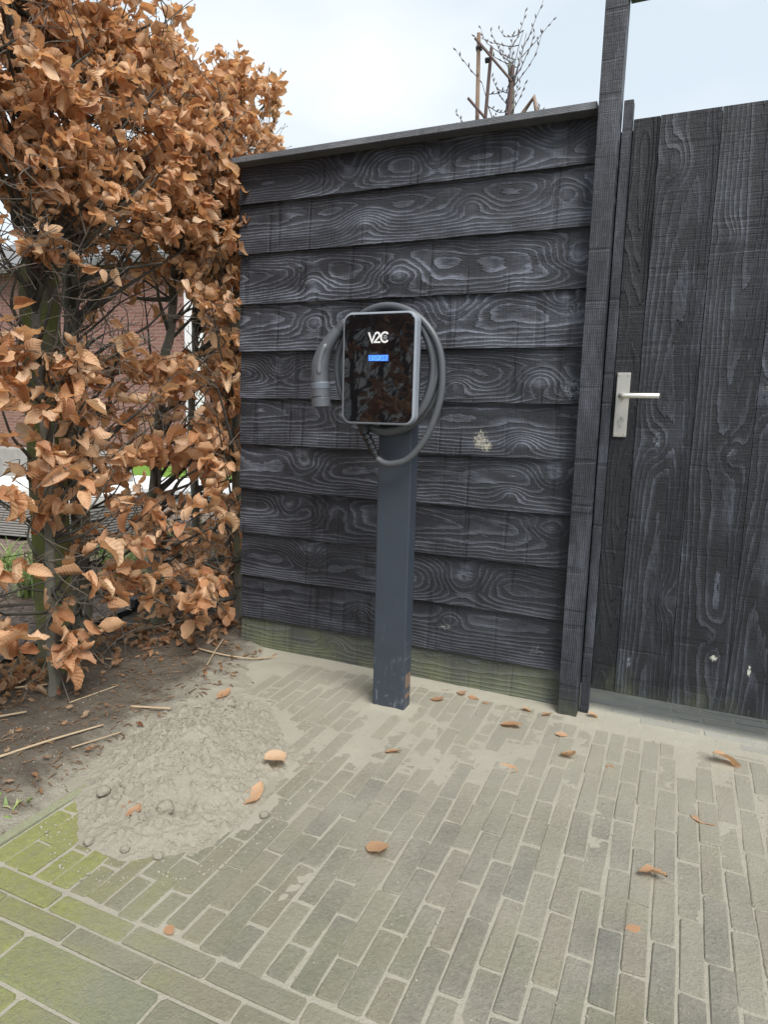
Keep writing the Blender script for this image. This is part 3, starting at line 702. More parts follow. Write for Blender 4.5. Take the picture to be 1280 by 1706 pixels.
# ------------------------------------------------------------------ dry leaves
def leaf_geo(seed, curl=1.):
    """one beech leaf: 5 x 7 grid along +Y from its stalk, curled, folded and wavy; unit length"""
    R_ = random.Random(seed); nu, nv = 5, 8
    fold = R_.uniform(.15, 1.05)*curl; roll = R_.uniform(-1.7, 1.9)*curl; tw = R_.uniform(-.9, .9)*curl
    wid = R_.uniform(.29, .37); cup = R_.uniform(-.5, 1.)*curl; ph = R_.uniform(0, 6); wa = R_.uniform(.02, .055)*curl
    v, uv, f = [], [], []
    y = z = 0.
    for j in range(nv):
        s = j/(nv-1)
        ang = roll*(s-.15)
        if j: y += math.cos(ang)/(nv-1); z += math.sin(ang)/(nv-1)
        w = wid*max(0., math.sin(math.pi*s**.82))**.72*(1-.22*s)+.006
        for i in range(nu):
            a = (i/(nu-1)-.5)*2
            x = a*w*(1-.18*abs(fold)*abs(a)); h = abs(a)*w*fold*.55+cup*w*(a*a)*.4+wa*math.sin(ph+s*15+a*2.2)*abs(a)
            t_ = tw*s; xr = x*math.cos(t_)-h*math.sin(t_); hr = x*math.sin(t_)+h*math.cos(t_)
            v.append((xr, y-hr*math.sin(ang), z+hr*math.cos(ang))); uv.append((i/(nu-1), s))
    for j in range(nv-1):
        for i in range(nu-1):
            q = j*nu+i; f.append((q, q+1, q+nu+1, q+nu))
    return v, f, uv
LEAVES = [leaf_geo(50+i, 1.45) for i in range(16)]
def leaf_mesh(geo, mat, scale=1., name='leaf'):
    v, f, uv = geo; me = bpy.data.meshes.new(name); me.from_pydata([(a*scale, b*scale, c*scale) for a, b, c in v], [], f)
    me.polygons.foreach_set('use_smooth', [True]*len(f)); me.materials.append(mat)
    ul = me.uv_layers.new(name='uv')
    for l in me.loops: ul.data[l.index].uv = uv[l.vertex_index]
    me.update(); return me
LEAF_ME = [leaf_mesh(g, M['leaf']) for g in LEAVES]
def leaf_matrix(p, d, size, roll=None):
    d = Vector(d).normalized(); r = random.uniform(-.9, .9) if roll is None else roll
    up = Vector((random.gauss(0, .35), random.gauss(0, .35), 1)); x = d.cross(up)
    x = x.normalized() if x.length > .05 else d.orthogonal().normalized(); zz = x.cross(d)
    m_ = Matrix((x, d, zz)).transposed() @ Matrix.Rotation(r, 3, 'Y')
    return Matrix.Translation(p) @ (m_*size).to_4x4()
def joined_leaves(name, items, mat, parent=None, **kw):
    """items: (geo index, matrix)"""
    nvl = len(LEAVES[0][0]); F0 = np.array(LEAVES[0][1]); UV0 = np.array(LEAVES[0][2])
    G = [np.array(g[0]) for g in LEAVES]; co = np.empty((len(items), nvl, 3))
    for k, (gi, mx) in enumerate(items):
        m_ = np.array(mx); co[k] = G[gi] @ m_[:3, :3].T+m_[:3, 3]
    F = (F0[None]+(np.arange(len(items))*nvl)[:, None, None]).reshape(-1, 4)
    me = bpy.data.meshes.new(name); me.vertices.add(len(items)*nvl); me.vertices.foreach_set('co', co.astype(np.float32).ravel())
    me.loops.add(len(F)*4); me.loops.foreach_set('vertex_index', F.astype(np.int32).ravel())
    me.polygons.add(len(F)); me.polygons.foreach_set('loop_start', np.arange(0, len(F)*4, 4, dtype=np.int32)); me.polygons.foreach_set('loop_total', np.full(len(F), 4, np.int32))
    me.polygons.foreach_set('use_smooth', np.full(len(F), True))
    ul = me.uv_layers.new(name='uv'); ul.data.foreach_set('uv', UV0[F % nvl].astype(np.float32).ravel())
    at = me.attributes.new('leaf_random', 'FLOAT', 'POINT'); at.data.foreach_set('value', np.repeat(rng.random(len(items)), nvl).astype(np.float32))
    me.update(calc_edges=True); me.materials.append(mat); return link(name, me, parent, kind='stuff', **kw)

# ------------------------------------------------------------------ beech hedge
HX0, HX1, HTOP = -2.50, -1.76, 2.53
def hedge_keep(p, R_):
    """leaf density: thick crown, thinner waist and sparse foot, broken by gaps"""
    x, y, z = p
    d = 1.05 if z > 1.72 else .48 if z > 1.32 else .66 if z > .80 else .22 if z > .60 else .50 if z > .22 else .3
    d *= .92 if z < 1.7 else 1
    if z < .78 and y < 2.0: d *= .50
    n = mn.noise((x*2.2, y*3.0+4, z*3.4)); d *= max(0., min(1.3, .72+1.5*n))
    if y < 2.05 and 1.34 < z < 1.72: d *= .55
    return R_.random() < d
stems = [   # base, control points up the stem, radius, words for the label
    ((-1.985, 1.610), [(-1.985, 1.61, -.03), (-1.985, 1.61, .25), (-1.985, 1.62, .75), (-2.02, 1.64, 1.3), (-2.01, 1.62, 1.9), (-2.03, 1.60, 2.3)], .021, 'beech stem nearest the paving, rooted in front of the mossy stakes'),
    ((-2.200, 1.935), [(-2.20, 1.935, -.03), (-2.195, 1.93, .4), (-2.185, 1.93, .78), (-2.17, 1.91, 1.25), (-2.14, 1.90, 1.6), (-2.11, 1.90, 1.95), (-2.10, 1.91, 2.35)], .042, 'thick beech stem just right of the mossy stakes'),
    ((-2.168, 2.335), [(-2.168, 2.335, -.03), (-2.18, 2.33, .4), (-2.145, 2.33, .9), (-2.09, 2.335, 1.25), (-2.04, 2.335, 1.5), (-2.06, 2.36, 1.9), (-2.08, 2.36, 2.3)], .030, 'leaning mossy beech stem in the middle of the hedge'),
    ((-2.380, 2.850), [(-2.38, 2.85, -.03), (-2.36, 2.84, .5), (-2.37, 2.83, 1.0), (-2.33, 2.83, 1.5), (-2.30, 2.84, 2.0), (-2.28, 2.85, 2.35)], .026, 'left of two thin beech stems close together near the fence'),
    ((-2.300, 2.985), [(-2.30, 2.985, -.03), (-2.29, 2.98, .4), (-2.325, 2.97, .8), (-2.275, 2.96, 1.4), (-2.27, 2.97, 2.0), (-2.24, 2.98, 2.35)], .028, 'right of two thin beech stems close together near the fence'),
    ((-1.935, 2.630), [(-1.935, 2.63, -.03), (-1.925, 2.62, .5), (-1.93, 2.61, 1.0), (-1.915, 2.62, 1.5), (-1.93, 2.63, 2.0), (-1.94, 2.65, 2.35)], .024, 'beech stem half hidden behind the left end of the fence'),
    ((-2.080, 1.200), [(-2.08, 1.20, -.03), (-2.07, 1.21, .6), (-2.10, 1.22, 1.2), (-2.08, 1.22, 1.8), (-2.09, 1.21, 2.3)], .034, 'leafy beech at the left edge of the picture'),
    ((-2.120, 3.420), [(-2.12, 3.42, -.03), (-2.11, 3.40, .7), (-2.14, 3.40, 1.4), (-2.10, 3.42, 2.0), (-2.12, 3.43, 2.35)], .026, 'beech behind the fence, its brown top showing over the fence corner')]
def trunk_at(ctrl, z):
    for i in range(len(ctrl)-1):
        a, b = ctrl[i], ctrl[i+1]
        if a[2] <= z <= b[2]: return Vector(a).lerp(Vector(b), (z-a[2])/(b[2]-a[2]))
    return Vector(ctrl[-1])
def beech(idx, base, ctrl, r0, label):
    R_ = random.Random(900+idx); root = thing('beech_tree', label, 'tree', (base[0], base[1], 0), 'beech stems of the hedge'); B0 = Vector((base[0], base[1], 0))
    pts = catmull(ctrl, 6); n = len(pts)
    pts = [p+Vector((R_.gauss(0, .003), R_.gauss(0, .003), 0)) for p in pts]
    rad_ = [r0*(1.22 if i == 0 else 1.08 if i < 3 else 1)*(1-.62*i/(n-1))*R_.uniform(.95, 1.06) for i in range(n)]
    MB().tube([p-B0 for p in pts], rad_, 12).obj('trunk', M['bark'], root, smooth=True)
    limbs = MB(); twigs = MB(); leaves = []
    yc = base[1]; span = .36
    nb = 66 if idx not in (6, 7) else 60
    nb = {0: 112, 1: 122, 2: 120, 3: 90, 4: 84, 5: 100, 6: 104, 7: 84}.get(idx, 55)
    for b in range(nb):
        # pick where this spray of leaves ends: mostly on the paving side and the top of the hedge
        hi = R_.random()
        z = R_.uniform(1.70, HTOP) if hi < (.48 if idx in (0, 6) else .60) else R_.uniform(.10, 1.72)
        y = yc+R_.uniform(-span, span); HX1 = min(-1.76, .02-.655*y)
        x = HX1-abs(R_.gauss(0, .16)) if R_.random() < .72 else R_.uniform(HX0, HX1)
        if z > 2.2: x = R_.uniform(HX0+.05, HX1)
        x = max(HX0, x+.03*math.sin(z*5+yc*3))
        if idx in (3, 4, 5) and y < 2.45 and x > -1.78: x -= .06
        if x > -1.80 and y > 2.36: x = -1.82-abs(R_.gauss(0, .1))            # keep clear of the boards
        if idx in (2, 5) and R_.random() < .16: x, y, z = -1.735, R_.uniform(2.16, 2.31), R_.uniform(.15, 2.3)
        if z < .8 and y < 2.05 and R_.random() < .45: continue
        end = Vector((x, y, z))
        zs = max(.12, min(2.28, z-R_.uniform(.10, .45))) if z > .5 else z+R_.uniform(-.05, .12)
        st = trunk_at(ctrl, zs); mid = st.lerp(end, .5)+Vector((R_.gauss(0, .03), R_.gauss(0, .04), R_.uniform(-.05, .06)))
        br = catmull([st, st.lerp(mid, .6)+Vector((R_.gauss(0, .02), R_.gauss(0, .02), -.01)), mid, end], 4)
        rb_ = R_.uniform(.004, .009) if R_.random() < .8 else R_.uniform(.011, .017)
        limbs.tube([p-B0 for p in br], [max(.0016, rb_*(1-.8*k/(len(br)-1))) for k in range(len(br))], 6, False)
        for tI in range(R_.randint(4, 6)):
            s = br[R_.randint(len(br)//3, len(br)-1)]
            out = Vector((R_.gauss(.35, .45), R_.gauss(0, .55), R_.gauss(.22, .40)))
            if end.z > 2.2: out.z += .25
            if s.x > -1.86 and 2.2 < s.y < 2.5: out.x = -abs(out.x)*.5+.12
            out.normalize(); Lt = R_.uniform(.10, .26); e = s+out*Lt+Vector((0, 0, -.02))
            xm = min(-1.69, .06-.655*e.y)
            if e.x > xm: e.x = xm-R_.random()*.05
            if e.z > HTOP+.07: e.z = HTOP+.07-R_.random()*.08
            kx = s.lerp(e, .5)+Vector((R_.gauss(0, .015), R_.gauss(0, .015), R_.gauss(0, .015)))
            tp = catmull([s, kx, e], 3)
            ok = hedge_keep(e, R_)
            if not ok and z < 1.0 and R_.random() < .65: continue
            twigs.tube([p-B0 for p in tp], [.0024*(1-.65*k/(len(tp)-1)) for k in range(len(tp))], 4, False)
            for q in range(2):          # bare side shoots with pointed buds
                if R_.random() < .55:
                    p0 = tp[R_.randint(2, len(tp)-1)]; dv = (out+Vector((R_.gauss(0, .7), R_.gauss(0, .7), R_.gauss(.3, .6)))).normalized()*R_.uniform(.03, .09)
                    if (p0+dv).x > -1.70 and p0.y > 2.2: dv.x = -.03
                    twigs.tube([p0-B0, p0+dv*.7-B0, p0+dv*.86-B0, p0+dv-B0], [.0012, .0009, .0022, .0005], 4, False)
            if not ok: continue
            nl = R_.randint(4, 7) if z < 1.45 else R_.randint(7, 11)
            for q in range(nl):
                f = .30+.70*(q+R_.random()*.5)/nl; p = tp[min(len(tp)-1, int(f*(len(tp)-1)+.5))]+Vector((R_.gauss(0, .008), R_.gauss(0, .008), R_.gauss(0, .008)))
                side = Vector((out.y, -out.x, 0)).normalized()*(1 if q % 2 else -1)
                d = out*.55+side*R_.uniform(.3, 1.)+Vector((R_.gauss(.12, .3), R_.gauss(-.12, .3), R_.gauss(-.42, .35)))
                sz = R_.uniform(.060, .102)*(1.0 if z < 1.45 else .72)
                if (p+d.normalized()*sz).x > -1.73 and p.y > 2.31: d.x = -abs(d.x)*.4
                leaves.append((R_.randrange(len(LEAVES)), leaf_matrix(p-B0, d, sz, R_.gauss(0, .8))))
    limbs.obj('branches', M['limb'], root, smooth=True); twigs.obj('twigs', M['twig'], root, kind='stuff')
    def score(it):
        p = B0+it[1].translation; a = proj(p); s = it[1].to_scale().x/max(a[2], .2)
        if not (-20 < a[0] < 1300 and -20 < a[1] < 1720): return s*.01
        return s*(1+.35*(p.x+2.5)-.25*(p.y-1.2))
    leaves.sort(key=score, reverse=True)
    if idx > 7: joined_leaves('foliage', leaves, M['leaf'], root); return root, limbs
    for gi, mx in leaves[:300]:
        o = link('leaf', LEAF_ME[gi], root); o.matrix_local = mx
    if leaves[300:]: joined_leaves('foliage', leaves[300:], M['leaf'], root)
    return root, limbs
for i, (b, c, r, lab) in enumerate(stems): beech(i, b, c, r, lab)
for i, y in enumerate((.72, .25, -.22, -.70, -1.20)):      # the hedge goes on past the left picture edge; the glossy wall box mirrors it
    beech(8+i, (-2.1, y), [(-2.1, y, -.03), (-2.08, y+.02, .8), (-2.12, y, 1.6), (-2.09, y, 2.3)], .03, ('nearest', 'second', 'third', 'fourth', 'last')[i]+' beech of the hedge beyond the left picture edge, mirrored in the wall box')

# mossy stakes tied among the stems
def mat_moss_wood():
    t = NT('mossy_timber'); p = t.obj(); z = t.xyz(p)
    g = t.noise(t.comb(t.m('MULTIPLY', z[0], 70.), t.m('MULTIPLY', z[1], 70.), t.m('MULTIPLY', z[2], 5.)), 1., 4, .65)
    c = t.mix(g, (.085, .075, .055), (.19, .175, .13))
    c = t.mix(t.m('MULTIPLY', t.step(t.noise(p, 9., 4), .36, .6), .85), c, t.mix(g, (.10, .125, .03), (.20, .225, .07)))
    return t.done(t.bsdf(c, .9, .2, 0, t.bump(g, .6, .005)))
mw = mat_moss_wood()
for (x, y, rz, h, lab) in ((-2.225, 1.785, .3, 1.55, 'green mossy square timber stake among hedge stems, left of a pair'), (-2.130, 1.775, .15, 1.58, 'green mossy square timber stake among hedge stems, right of a pair')):
    s_ = thing('timber_stake', lab, 'stake', (x, y, 0), 'mossy stakes in the hedge', (0, 0, rz))
    MB().bbox(-.030, .030, -.030, .030, -.08, h, .005).obj('shaft', mw, s_)
    MB().add([(-.030, -.030, h-.002), (.030, -.030, h-.002), (.030, .030, h-.002), (-.030, .030, h-.002), (0, 0, h+.02)], [(0, 1, 4), (1, 2, 4), (2, 3, 4), (3, 0, 4)]).obj('top', mw, s_)

# ------------------------------------------------------------------ sand heap
xs = np.arange(HX-.42, HX+.42, .0048); ys = np.arange(HY-.44, HY+.42, .0048); X, Y = np.meshgrid(xs, ys, indexing='ij')
r = heap_r(X, Y)+.30*(fbm(X*6, Y*6, 2, 3)-.5)
H = .108*np.clip(1-r, 0, 1)**1.25
H = H+(+.020*(fbm(X*13, Y*13, 5, 3)-.5)+.009*(fbm(X*45, Y*45, 6, 3, .7)-.5)+.010*(fbm(X*130, Y*130, 1, 2)-.5))*smooth01(1.12-r, 0, .25)
clod = np.maximum(0, fbm(X*60+5, Y*60, 3, 2)-.60)*.060*smooth01(1.15-r, 0, .3)
dig = -.030*np.exp(-((X+1.12)**2+(Y-1.27)**2)/.0022)
Zh = H+clod+dig*smooth01(1.1-r, 0, .2)-.0045+.0075*smooth01(1.18-r, 0, .2)
heap = grid_mesh('sand_heap', M['heap'], xs, ys, Zh, r < 1.17, label='loose heap of grey sand dumped on the pavers beside the soil', category='sand heap')
def heap_z(x, y):
    i = int(round((x-xs[0])/.0048)); j = int(round((y-ys[0])/.0048))
    if 0 <= i < len(xs) and 0 <= j < len(ys) and r[i, j] < 1.17: return float(Zh[i, j])
    return top_z(x, y)
def clod_mesh(seed, rr, sq=.75):
    bm = bmesh.new(); bmesh.ops.create_icosphere(bm, subdivisions=3, radius=rr)
    for v in bm.verts:
        d = v.co.normalized(); k = 1+.28*mn.noise(d*1.7+Vector((seed*3.3, 0, 0)))+.14*mn.noise(d*5+Vector((0, seed, 0)))
        v.co *= k; v.co.z *= sq
    me = bpy.data.meshes.new('clod'); bm.to_mesh(me); bm.free(); me.materials.append(M['heap'])
    me.polygons.foreach_set('use_smooth', [True]*len(me.polygons)); return me
for k, (x, y, rr, lab) in enumerate(((-1.142, 1.235, .022, 'largest sand clod, sitting in the hollow on the heap\'s front slope'), (-1.234, 1.072, .0125, 'small round sand clod on mossy pavers left of the heap'),
        (-1.050, 1.108, .012, 'round sand clod lying in front of the sand heap'), (-1.134, 1.089, .0105, 'flat sand clod between two rounder ones before the heap'),
        (-.918, 1.355, .011, 'small clod right of the heap below a curled leaf'), (-1.379, 1.814, .026, 'clod on the far crest of the sand heap'),
        (-1.165, 1.18, .009, 'tiny clod right below the largest clod'), (-1.35, 1.23, .018, 'pale broken clod at the heap\'s left edge'), (-1.31, 1.27, .015, 'dark clod at the heap\'s left edge above the pale one'))):
    link('sand_clod', clod_mesh(k+1, rr), None, (x, y, heap_z(x, y)+rr*.45), (0, 0, k*1.3), label=lab, category='clod', group='loose sand clods')
crumbs = MB(); Rc = random.Random(5); ico = bmesh.new(); bmesh.ops.create_icosphere(ico, subdivisions=1, radius=1)
iv = [v.co.copy() for v in ico.verts]; ifc = [[v.index for v in f.verts] for f in ico.faces]; ico.free()
for k in range(3800):
    a = Rc.uniform(0, 6.283); q = Rc.uniform(.15, 1.6); c, s = math.cos(rad(24)), math.sin(rad(24))
    ea, eb = .245*q*math.cos(a), .345*q*math.sin(a); x = HX+ea*c-eb*s; y = HY+ea*s+eb*c
    if x < -1.41: continue
    if k > 3100: x = Rc.uniform(-1.3, .45); y = Rc.uniform(.95, 2.36)
    rr = Rc.uniform(.0010, .0034)*(1 if k > 3100 else 1.45)*Rc.uniform(.4, 1.)
    crumbs.add([(x+v.x*rr*Rc.uniform(.7, 1.2), y+v.y*rr, heap_z(x, y)+rr*.3+v.z*rr*.8) for v in iv], ifc)
crumbs.obj('sand_crumbs', M['sand'], kind='stuff', label='small crumbs of sand scattered over heap and pavers', category='crumbs')

# ------------------------------------------------------------------ fallen leaves on the paving
FALLEN = [  # x, y, length, heading, curl, words
    (-.760, 2.330, .070, .3, .5, 'largest leaf of the cluster against the fence right of the charging post'),
    (-.700, 2.345, .055, 2.2, .8, 'leaf under the largest one in the cluster against the fence'),
    (-.775, 2.235, .060, 1.3, .9, 'flat leaf in front of the cluster right of the charging post'),
    (-.655, 2.325, .050, 1.8, .9, 'right hand leaf of the cluster against the fence'),
    (-.590, 2.295, .026, 1.5, 1.2, 'tiny reddish leaf right of the cluster by the fence'),
    (-.446, 2.300, .050, 1.5, 1.1, 'small brown leaf by the fence, left of the gate post'),
    (-.373, 2.292, .042, 1.4, .9, 'pale leaf nearest the foot of the gate post'),
    (-.486, 2.155, .078, 1.6, .8, 'crinkled tan leaf midway between charging post and gate post'),
    (-.300, 2.160, .042, 1.2, 1.1, 'small leaf in front of the gate post'),
    (-.262, 2.045, .085, 2.2, 1.3, 'long curled leaf slanting on the pavers below the gate post'),
    (-.361, 1.872, .080, -1.3, .8, 'folded tan leaf alone on the pavers left of the curled one'),
    (-.124, 2.040, .038, 2.3, 1., 'small leaf between the long curled leaf and the bow shaped one'),
    (.172, 2.205, .105, 1.5, 1.7, 'bow shaped curled leaf before the gate threshold'),
    (.111, 1.865, .068, 2.0, 1.4, 'half curled leaf with dark end at the right, below the bow shaped one'),
    (-.006, 1.545, .066, 1.55, 1.9, 'thin pale rolled leaf lying crosswise on the front pavers'),
    (-.020, 1.358, .034, 1.2, 1.3, 'tiny reddish leaf in the right foreground'),
    (-.620, 1.385, .092, 2.3, .5, 'big flat tan leaf in the centre foreground'),
    (-.767, 1.800, .055, 1.4, 1.2, 'small curled leaf below the charging post'),
    (-.970, 1.640, .060, 1.0, .9, 'pale leaf on sand right of the heap'),
    (-1.040, 1.535, .085, .6, 2.0, 'dark rolled leaf at the right foot of the sand heap'),
    (-.990, 1.365, .090, .1, .8, 'upright orange leaf at the front right of the heap'),
    (-1.205, 1.165, .060, .1, 1.2, 'narrow orange leaf at the front left of the heap'),
    (-1.468, 1.868, .070, .2, .9, 'pale orange leaf behind the crest of the heap'),
    (-.885, .950, .034, 1.9, .9, 'tiny pale leaf on mossy pavers in the left foreground'),
    (-1.255, 1.195, .032, .8, 1.1, 'small red leaf scrap at the left foot of the heap'),
    (-.218, 2.345, .050, .9, 1.4, 'dark rust leaf caught at the foot of the gate stop'),
]
M['leaf_pale'] = mat_leaf('pale_fallen_leaf', .95, 1.)
for k, (x, y, ln, hd, cu, lab) in enumerate(FALLEN):
    ln *= 1.02; geo = leaf_geo(700+k*3, .25+cu*.55)
    geo = ([(a, b, abs(c)*.7) if cu < 1 else (a, b, c*.5) for a, b, c in geo[0]], geo[1], geo[2])
    me = leaf_mesh(geo, M['leaf_pale'], ln, 'fallen_leaf'); zmin = min(v.co.z for v in me.vertices)
    zb = soil_z(x, y) if x < -1.45 else heap_z(x, y)
    o = link('fallen_leaf', me, None, (x, y, zb-zmin+.001), (random.gauss(0, .12), random.gauss(0, .12), -hd), label='dry beech leaf: '+lab if False else lab, category='leaf', group='fallen beech leaves on the paving')

# leaf litter and twigs on the soil
lit = []; Rl = random.Random(77)
for k in range(680):
    if k < 200: x, y = Rl.gauss(-2.24, .12), Rl.gauss(1.55, .14)
    elif k < 420: x, y = Rl.uniform(-2.46, -1.95), Rl.uniform(1.9, 3.1)
    elif k < 540: x, y = Rl.uniform(-2.25, -1.78), Rl.uniform(2.15, 2.65)
    else: x, y = Rl.uniform(-2.4, -1.5), Rl.uniform(1.0, 2.4)
    if x > -1.75 and y > 2.35: continue
    d = Vector((Rl.gauss(0, 1), Rl.gauss(0, 1), Rl.gauss(.05, .15)))
    lit.append((Rl.randrange(16), leaf_matrix(Vector((x, y, soil_z(x, y)+.004+(.03*Rl.random() if k < 200 else .012*Rl.random()))), d, Rl.uniform(.028, .062)*(1 if k < 540 else .5), Rl.gauss(0, .5))))
joined_leaves('leaf_litter', lit, M['leaf_far'], label='brown dead leaves lying under the hedge stems', category='leaf litter')
straw = mat_plain('dry_straw', (.46, .36, .24), .7, .3, 0, .3, 40)
STALKS = [([(-1.737, 1.211), (-1.69, 1.35), (-1.637, 1.5)], .0042, 'long pale dry stalk on the soil at the left'),
    ([(-1.808, 2.176), (-1.68, 2.19), (-1.57, 2.25), (-1.50, 2.36)], .0038, 'bent pale stalk at the left foot of the fence'),
    ([(-1.661, 1.643), (-1.52, 1.684)], .0048, 'short thick pale stalk between soil and sand heap'),
    ([(-2.074, 1.922), (-2.0, 1.946)], .0042, 'short stalk beside the thick beech stem'),
    ([(-1.791, 2.326), (-1.73, 2.19), (-1.669, 2.062)], .0030, 'thin stalk crossing the bent one by the fence'),
    ([(-1.974, 1.385), (-1.934, 1.454)], .0040, 'pale stalk near the left picture edge'),
    ([(-2.136, 1.564), (-2.046, 1.629)], .0046, 'pale stalk on the leaf litter left of the front stem'),
    ([(-1.86, 1.56), (-1.83, 1.75)], .0026, 'thin upright looking stalk right of the front stem'),
    ([(-1.62, 1.36), (-1.56, 1.50)], .0026, 'thin stalk parallel to the long pale one, nearer the heap')]
for pts, rr, lab in STALKS:
    P3 = catmull([(a, b, soil_z(a, b)+rr+.006) for a, b in pts], 6); b0 = P3[0].copy()
    MB().tube([p-b0 for p in P3], [rr*(1-.3*i/len(P3)) for i in range(len(P3))], 6).obj('dry_stalk', straw, None, b0, smooth=True, label=lab, category='stalk', group='dry stalks on the soil')
frag = MB(); Rf = random.Random(31)
for k in range(1500):
    x = Rf.uniform(-2.4, -1.35); y = Rf.uniform(.95, 2.45)
    if x > -1.73 and y > 2.3: continue
    if x > -1.5-.25*max(0, y-1.9) and Rf.random() < .8: continue
    a = Rf.uniform(0, 6.28); l = Rf.uniform(.008, .035); w = Rf.uniform(.0008, .0022); z = soil_z(x, y)+.003
    p = Vector((x, y, z)); d = Vector((math.cos(a), math.sin(a), Rf.uniform(-.1, .25)))*l; frag.tube([p-d*.5, p+d*.1+Vector((0, 0, .002)), p+d*.5], [w, w*1.2, w*.6], 3, False)
frag.obj('soil_debris', mat_plain('brown_debris', (.22, .14, .085), .8, .2, 0, .4, 9), kind='stuff', label='tiny twigs and stalk bits strewn on the dark soil', category='debris')
# black lawn edging with a peg
edg = thing('plastic_edging', 'low black plastic edging strip behind the hedge stems', 'edging', (-2.44, 2.2, 0))
blk = mat_plain('black_edging', (.022, .023, .025), .45, .5, 0, .3, 20)
ep = [(-2.30, 1.05), (-2.385, 1.69), (-2.435, 1.93), (-2.445, 2.20), (-2.463, 2.55), (-2.486, 3.0), (-2.50, 3.5)]
e_ = MB(); cp = catmull([(a, b, 0) for a, b in ep], 5)
for q in (0, 1):
    for p in cp: e_.v += [(p.x+2.44+.006*q, p.y-2.2, -.04), (p.x+2.44+.006*q, p.y-2.2, .050)]
n_ = len(cp)
for i in range(n_-1):
    e_.f += [(2*i, 2*i+1, 2*i+3, 2*i+2), (2*(n_+i), 2*(n_+i+1), 2*(n_+i)+3, 2*(n_+i)+1), (2*i+1, 2*(n_+i)+1, 2*(n_+i)+3, 2*i+3)]
e_.obj('strip', blk, edg); MB().bbox(-.016, .016, -.016, .016, -.03, .085, .003).obj('peg', blk, edg, (-.035, .30, 0))

# ------------------------------------------------------------------ garden behind the hedge
def mat_brick_wall():
    t = NT('far_brickwork'); o = t.xyz(t.obj())
    b = t.n('ShaderNodeTexBrick', 'Color', None, Vector=t.comb(o[0], o[2], 0), Color1=(.20, .085, .070), Color2=(.30, .14, .115), Mortar=(.30, .26, .24), Scale=1., Mortar_Size=.007, Brick_Width=.21, Row_Height=.062)
    c = t.mix(.35, b, t.mix(t.noise(t.obj(), 3., 4), (.16, .07, .06), (.34, .20, .18)))
    return t.done(t.bsdf(c, .9, .2))
house = thing('brick_house', 'red brick house with grey roof far behind the hedge', 'house', (-10.6, 9.5, 0))
wl = MB().box(-4.6, 2.8, 0, 5., -.1, 3.62).obj('wall', mat_brick_wall(), house)
roofm = mat_plain('grey_roof', (.20, .20, .205), .7, .3, 0, .25, 4)
MB().add([(-4.9, -.25, 3.6), (3.0, -.25, 3.6), (3.0, 2.5, 4.9), (-4.9, 2.5, 4.9), (-4.9, 5.35, 3.6), (3.0, 5.35, 3.6)], [(0, 1, 2, 3), (3, 2, 5, 4), (0, 3, 4), (1, 5, 2)]).obj('roof', roofm, house)
wp = mat_plain('white_paint', (.80, .80, .79), .45, .5, 0, .05, 6)
MB().box(-4.9, 3.0, -.30, -.252, 3.50, 3.62).obj('fascia', roofm, house)
for xx in (-3.6,):
    w_ = MB().box(-.5, .5, -.03, .04, .9, 2.0).obj('window', mat_plain('window_glass', (.10, .13, .15), .05, .6, 0, .1, 3), house, (xx, 0, 0))
    MB().box(-.56, .56, -.06, .02, 2.0, 2.07).box(-.56, .56, -.06, .02, .83, .9).box(-.56, -.5, -.06, .02, .9, 2.0).box(.5, .56, -.06, .02, .9, 2.0).obj('frame', wp, w_)
h2 = thing('pale_house', 'pale rendered house with white fascia seen through the hedge near the fence', 'house', (-12.5, 22., 0))
MB().box(-3.2, 3.2, 0, 6, -.1, 3.3).obj('wall', mat_plain('pale_render', (.58, .57, .54), .8, .2, 0, .1, 2), h2)
MB().add([(-3.5, -.4, 3.25), (3.5, -.4, 3.25), (3.5, 3, 5.2), (-3.5, 3, 5.2), (-3.5, 6.4, 3.25), (3.5, 6.4, 3.25)], [(0, 1, 2, 3), (3, 2, 5, 4), (0, 3, 4), (1, 5, 2)]).obj('roof', roofm, h2)
MB().box(-3.5, 3.5, -.46, -.402, 3.10, 3.28).obj('fascia', wp, h2)
for xx in (-1.6, 1.5): MB().box(-.6, .6, -.03, .03, .8, 2.2).obj('window', mat_plain('far_glass', (.12, .15, .17), .08, .6, 0, .1, 3), h2, (xx, 0, 0))
wpost = thing('white_post', 'white painted square post standing on the lawn behind the hedge', 'post', (-5.05, 6.1, -.03))
MB().bbox(-.075, .075, -.075, .075, 0, 2.35, .01).obj('shaft', wp, wpost); MB().bbox(-.10, .10, -.10, .10, 2.35, 2.42, .01).obj('cap', wp, wpost); MB().bbox(-.095, .095, -.095, .095, 0, .08, .01).obj('foot', wp, wpost)
tab = thing('garden_table', 'low white garden table with crossed legs behind the hedge', 'table', (-3.95, 4.3, -.03), rot=(0, 0, rad(8)))
for k in range(5): MB().bbox(-.85, .85, -.40+k*.16, -.40+k*.16+.152, .42, .455, .004).obj('slat', wp, tab)
MB().box(-.8, .8, -.36, -.33, .36, .4195).obj('apron', mat_plain('grey_paint', (.33, .34, .34), .5), tab)
for sx in (-.6, .6):
    for s in (-1, 1): MB().tube([(sx, s*.33, 0), (sx-.02*s, -s*.25, .418)], .032, 4).obj('leg', wp, tab)
def mat_wicker():
    t = NT('grey_wicker'); o = t.xyz(t.obj()); n = t.noise(t.obj(), 30., 3)
    return t.done(t.bsdf(t.mix(n, (.20, .19, .18), (.36, .345, .32)), .6, .4))
wk = mat_wicker(); cush = mat_plain('white_cushion', (.72, .71, .68), .9, .2, 0, .06, 8)
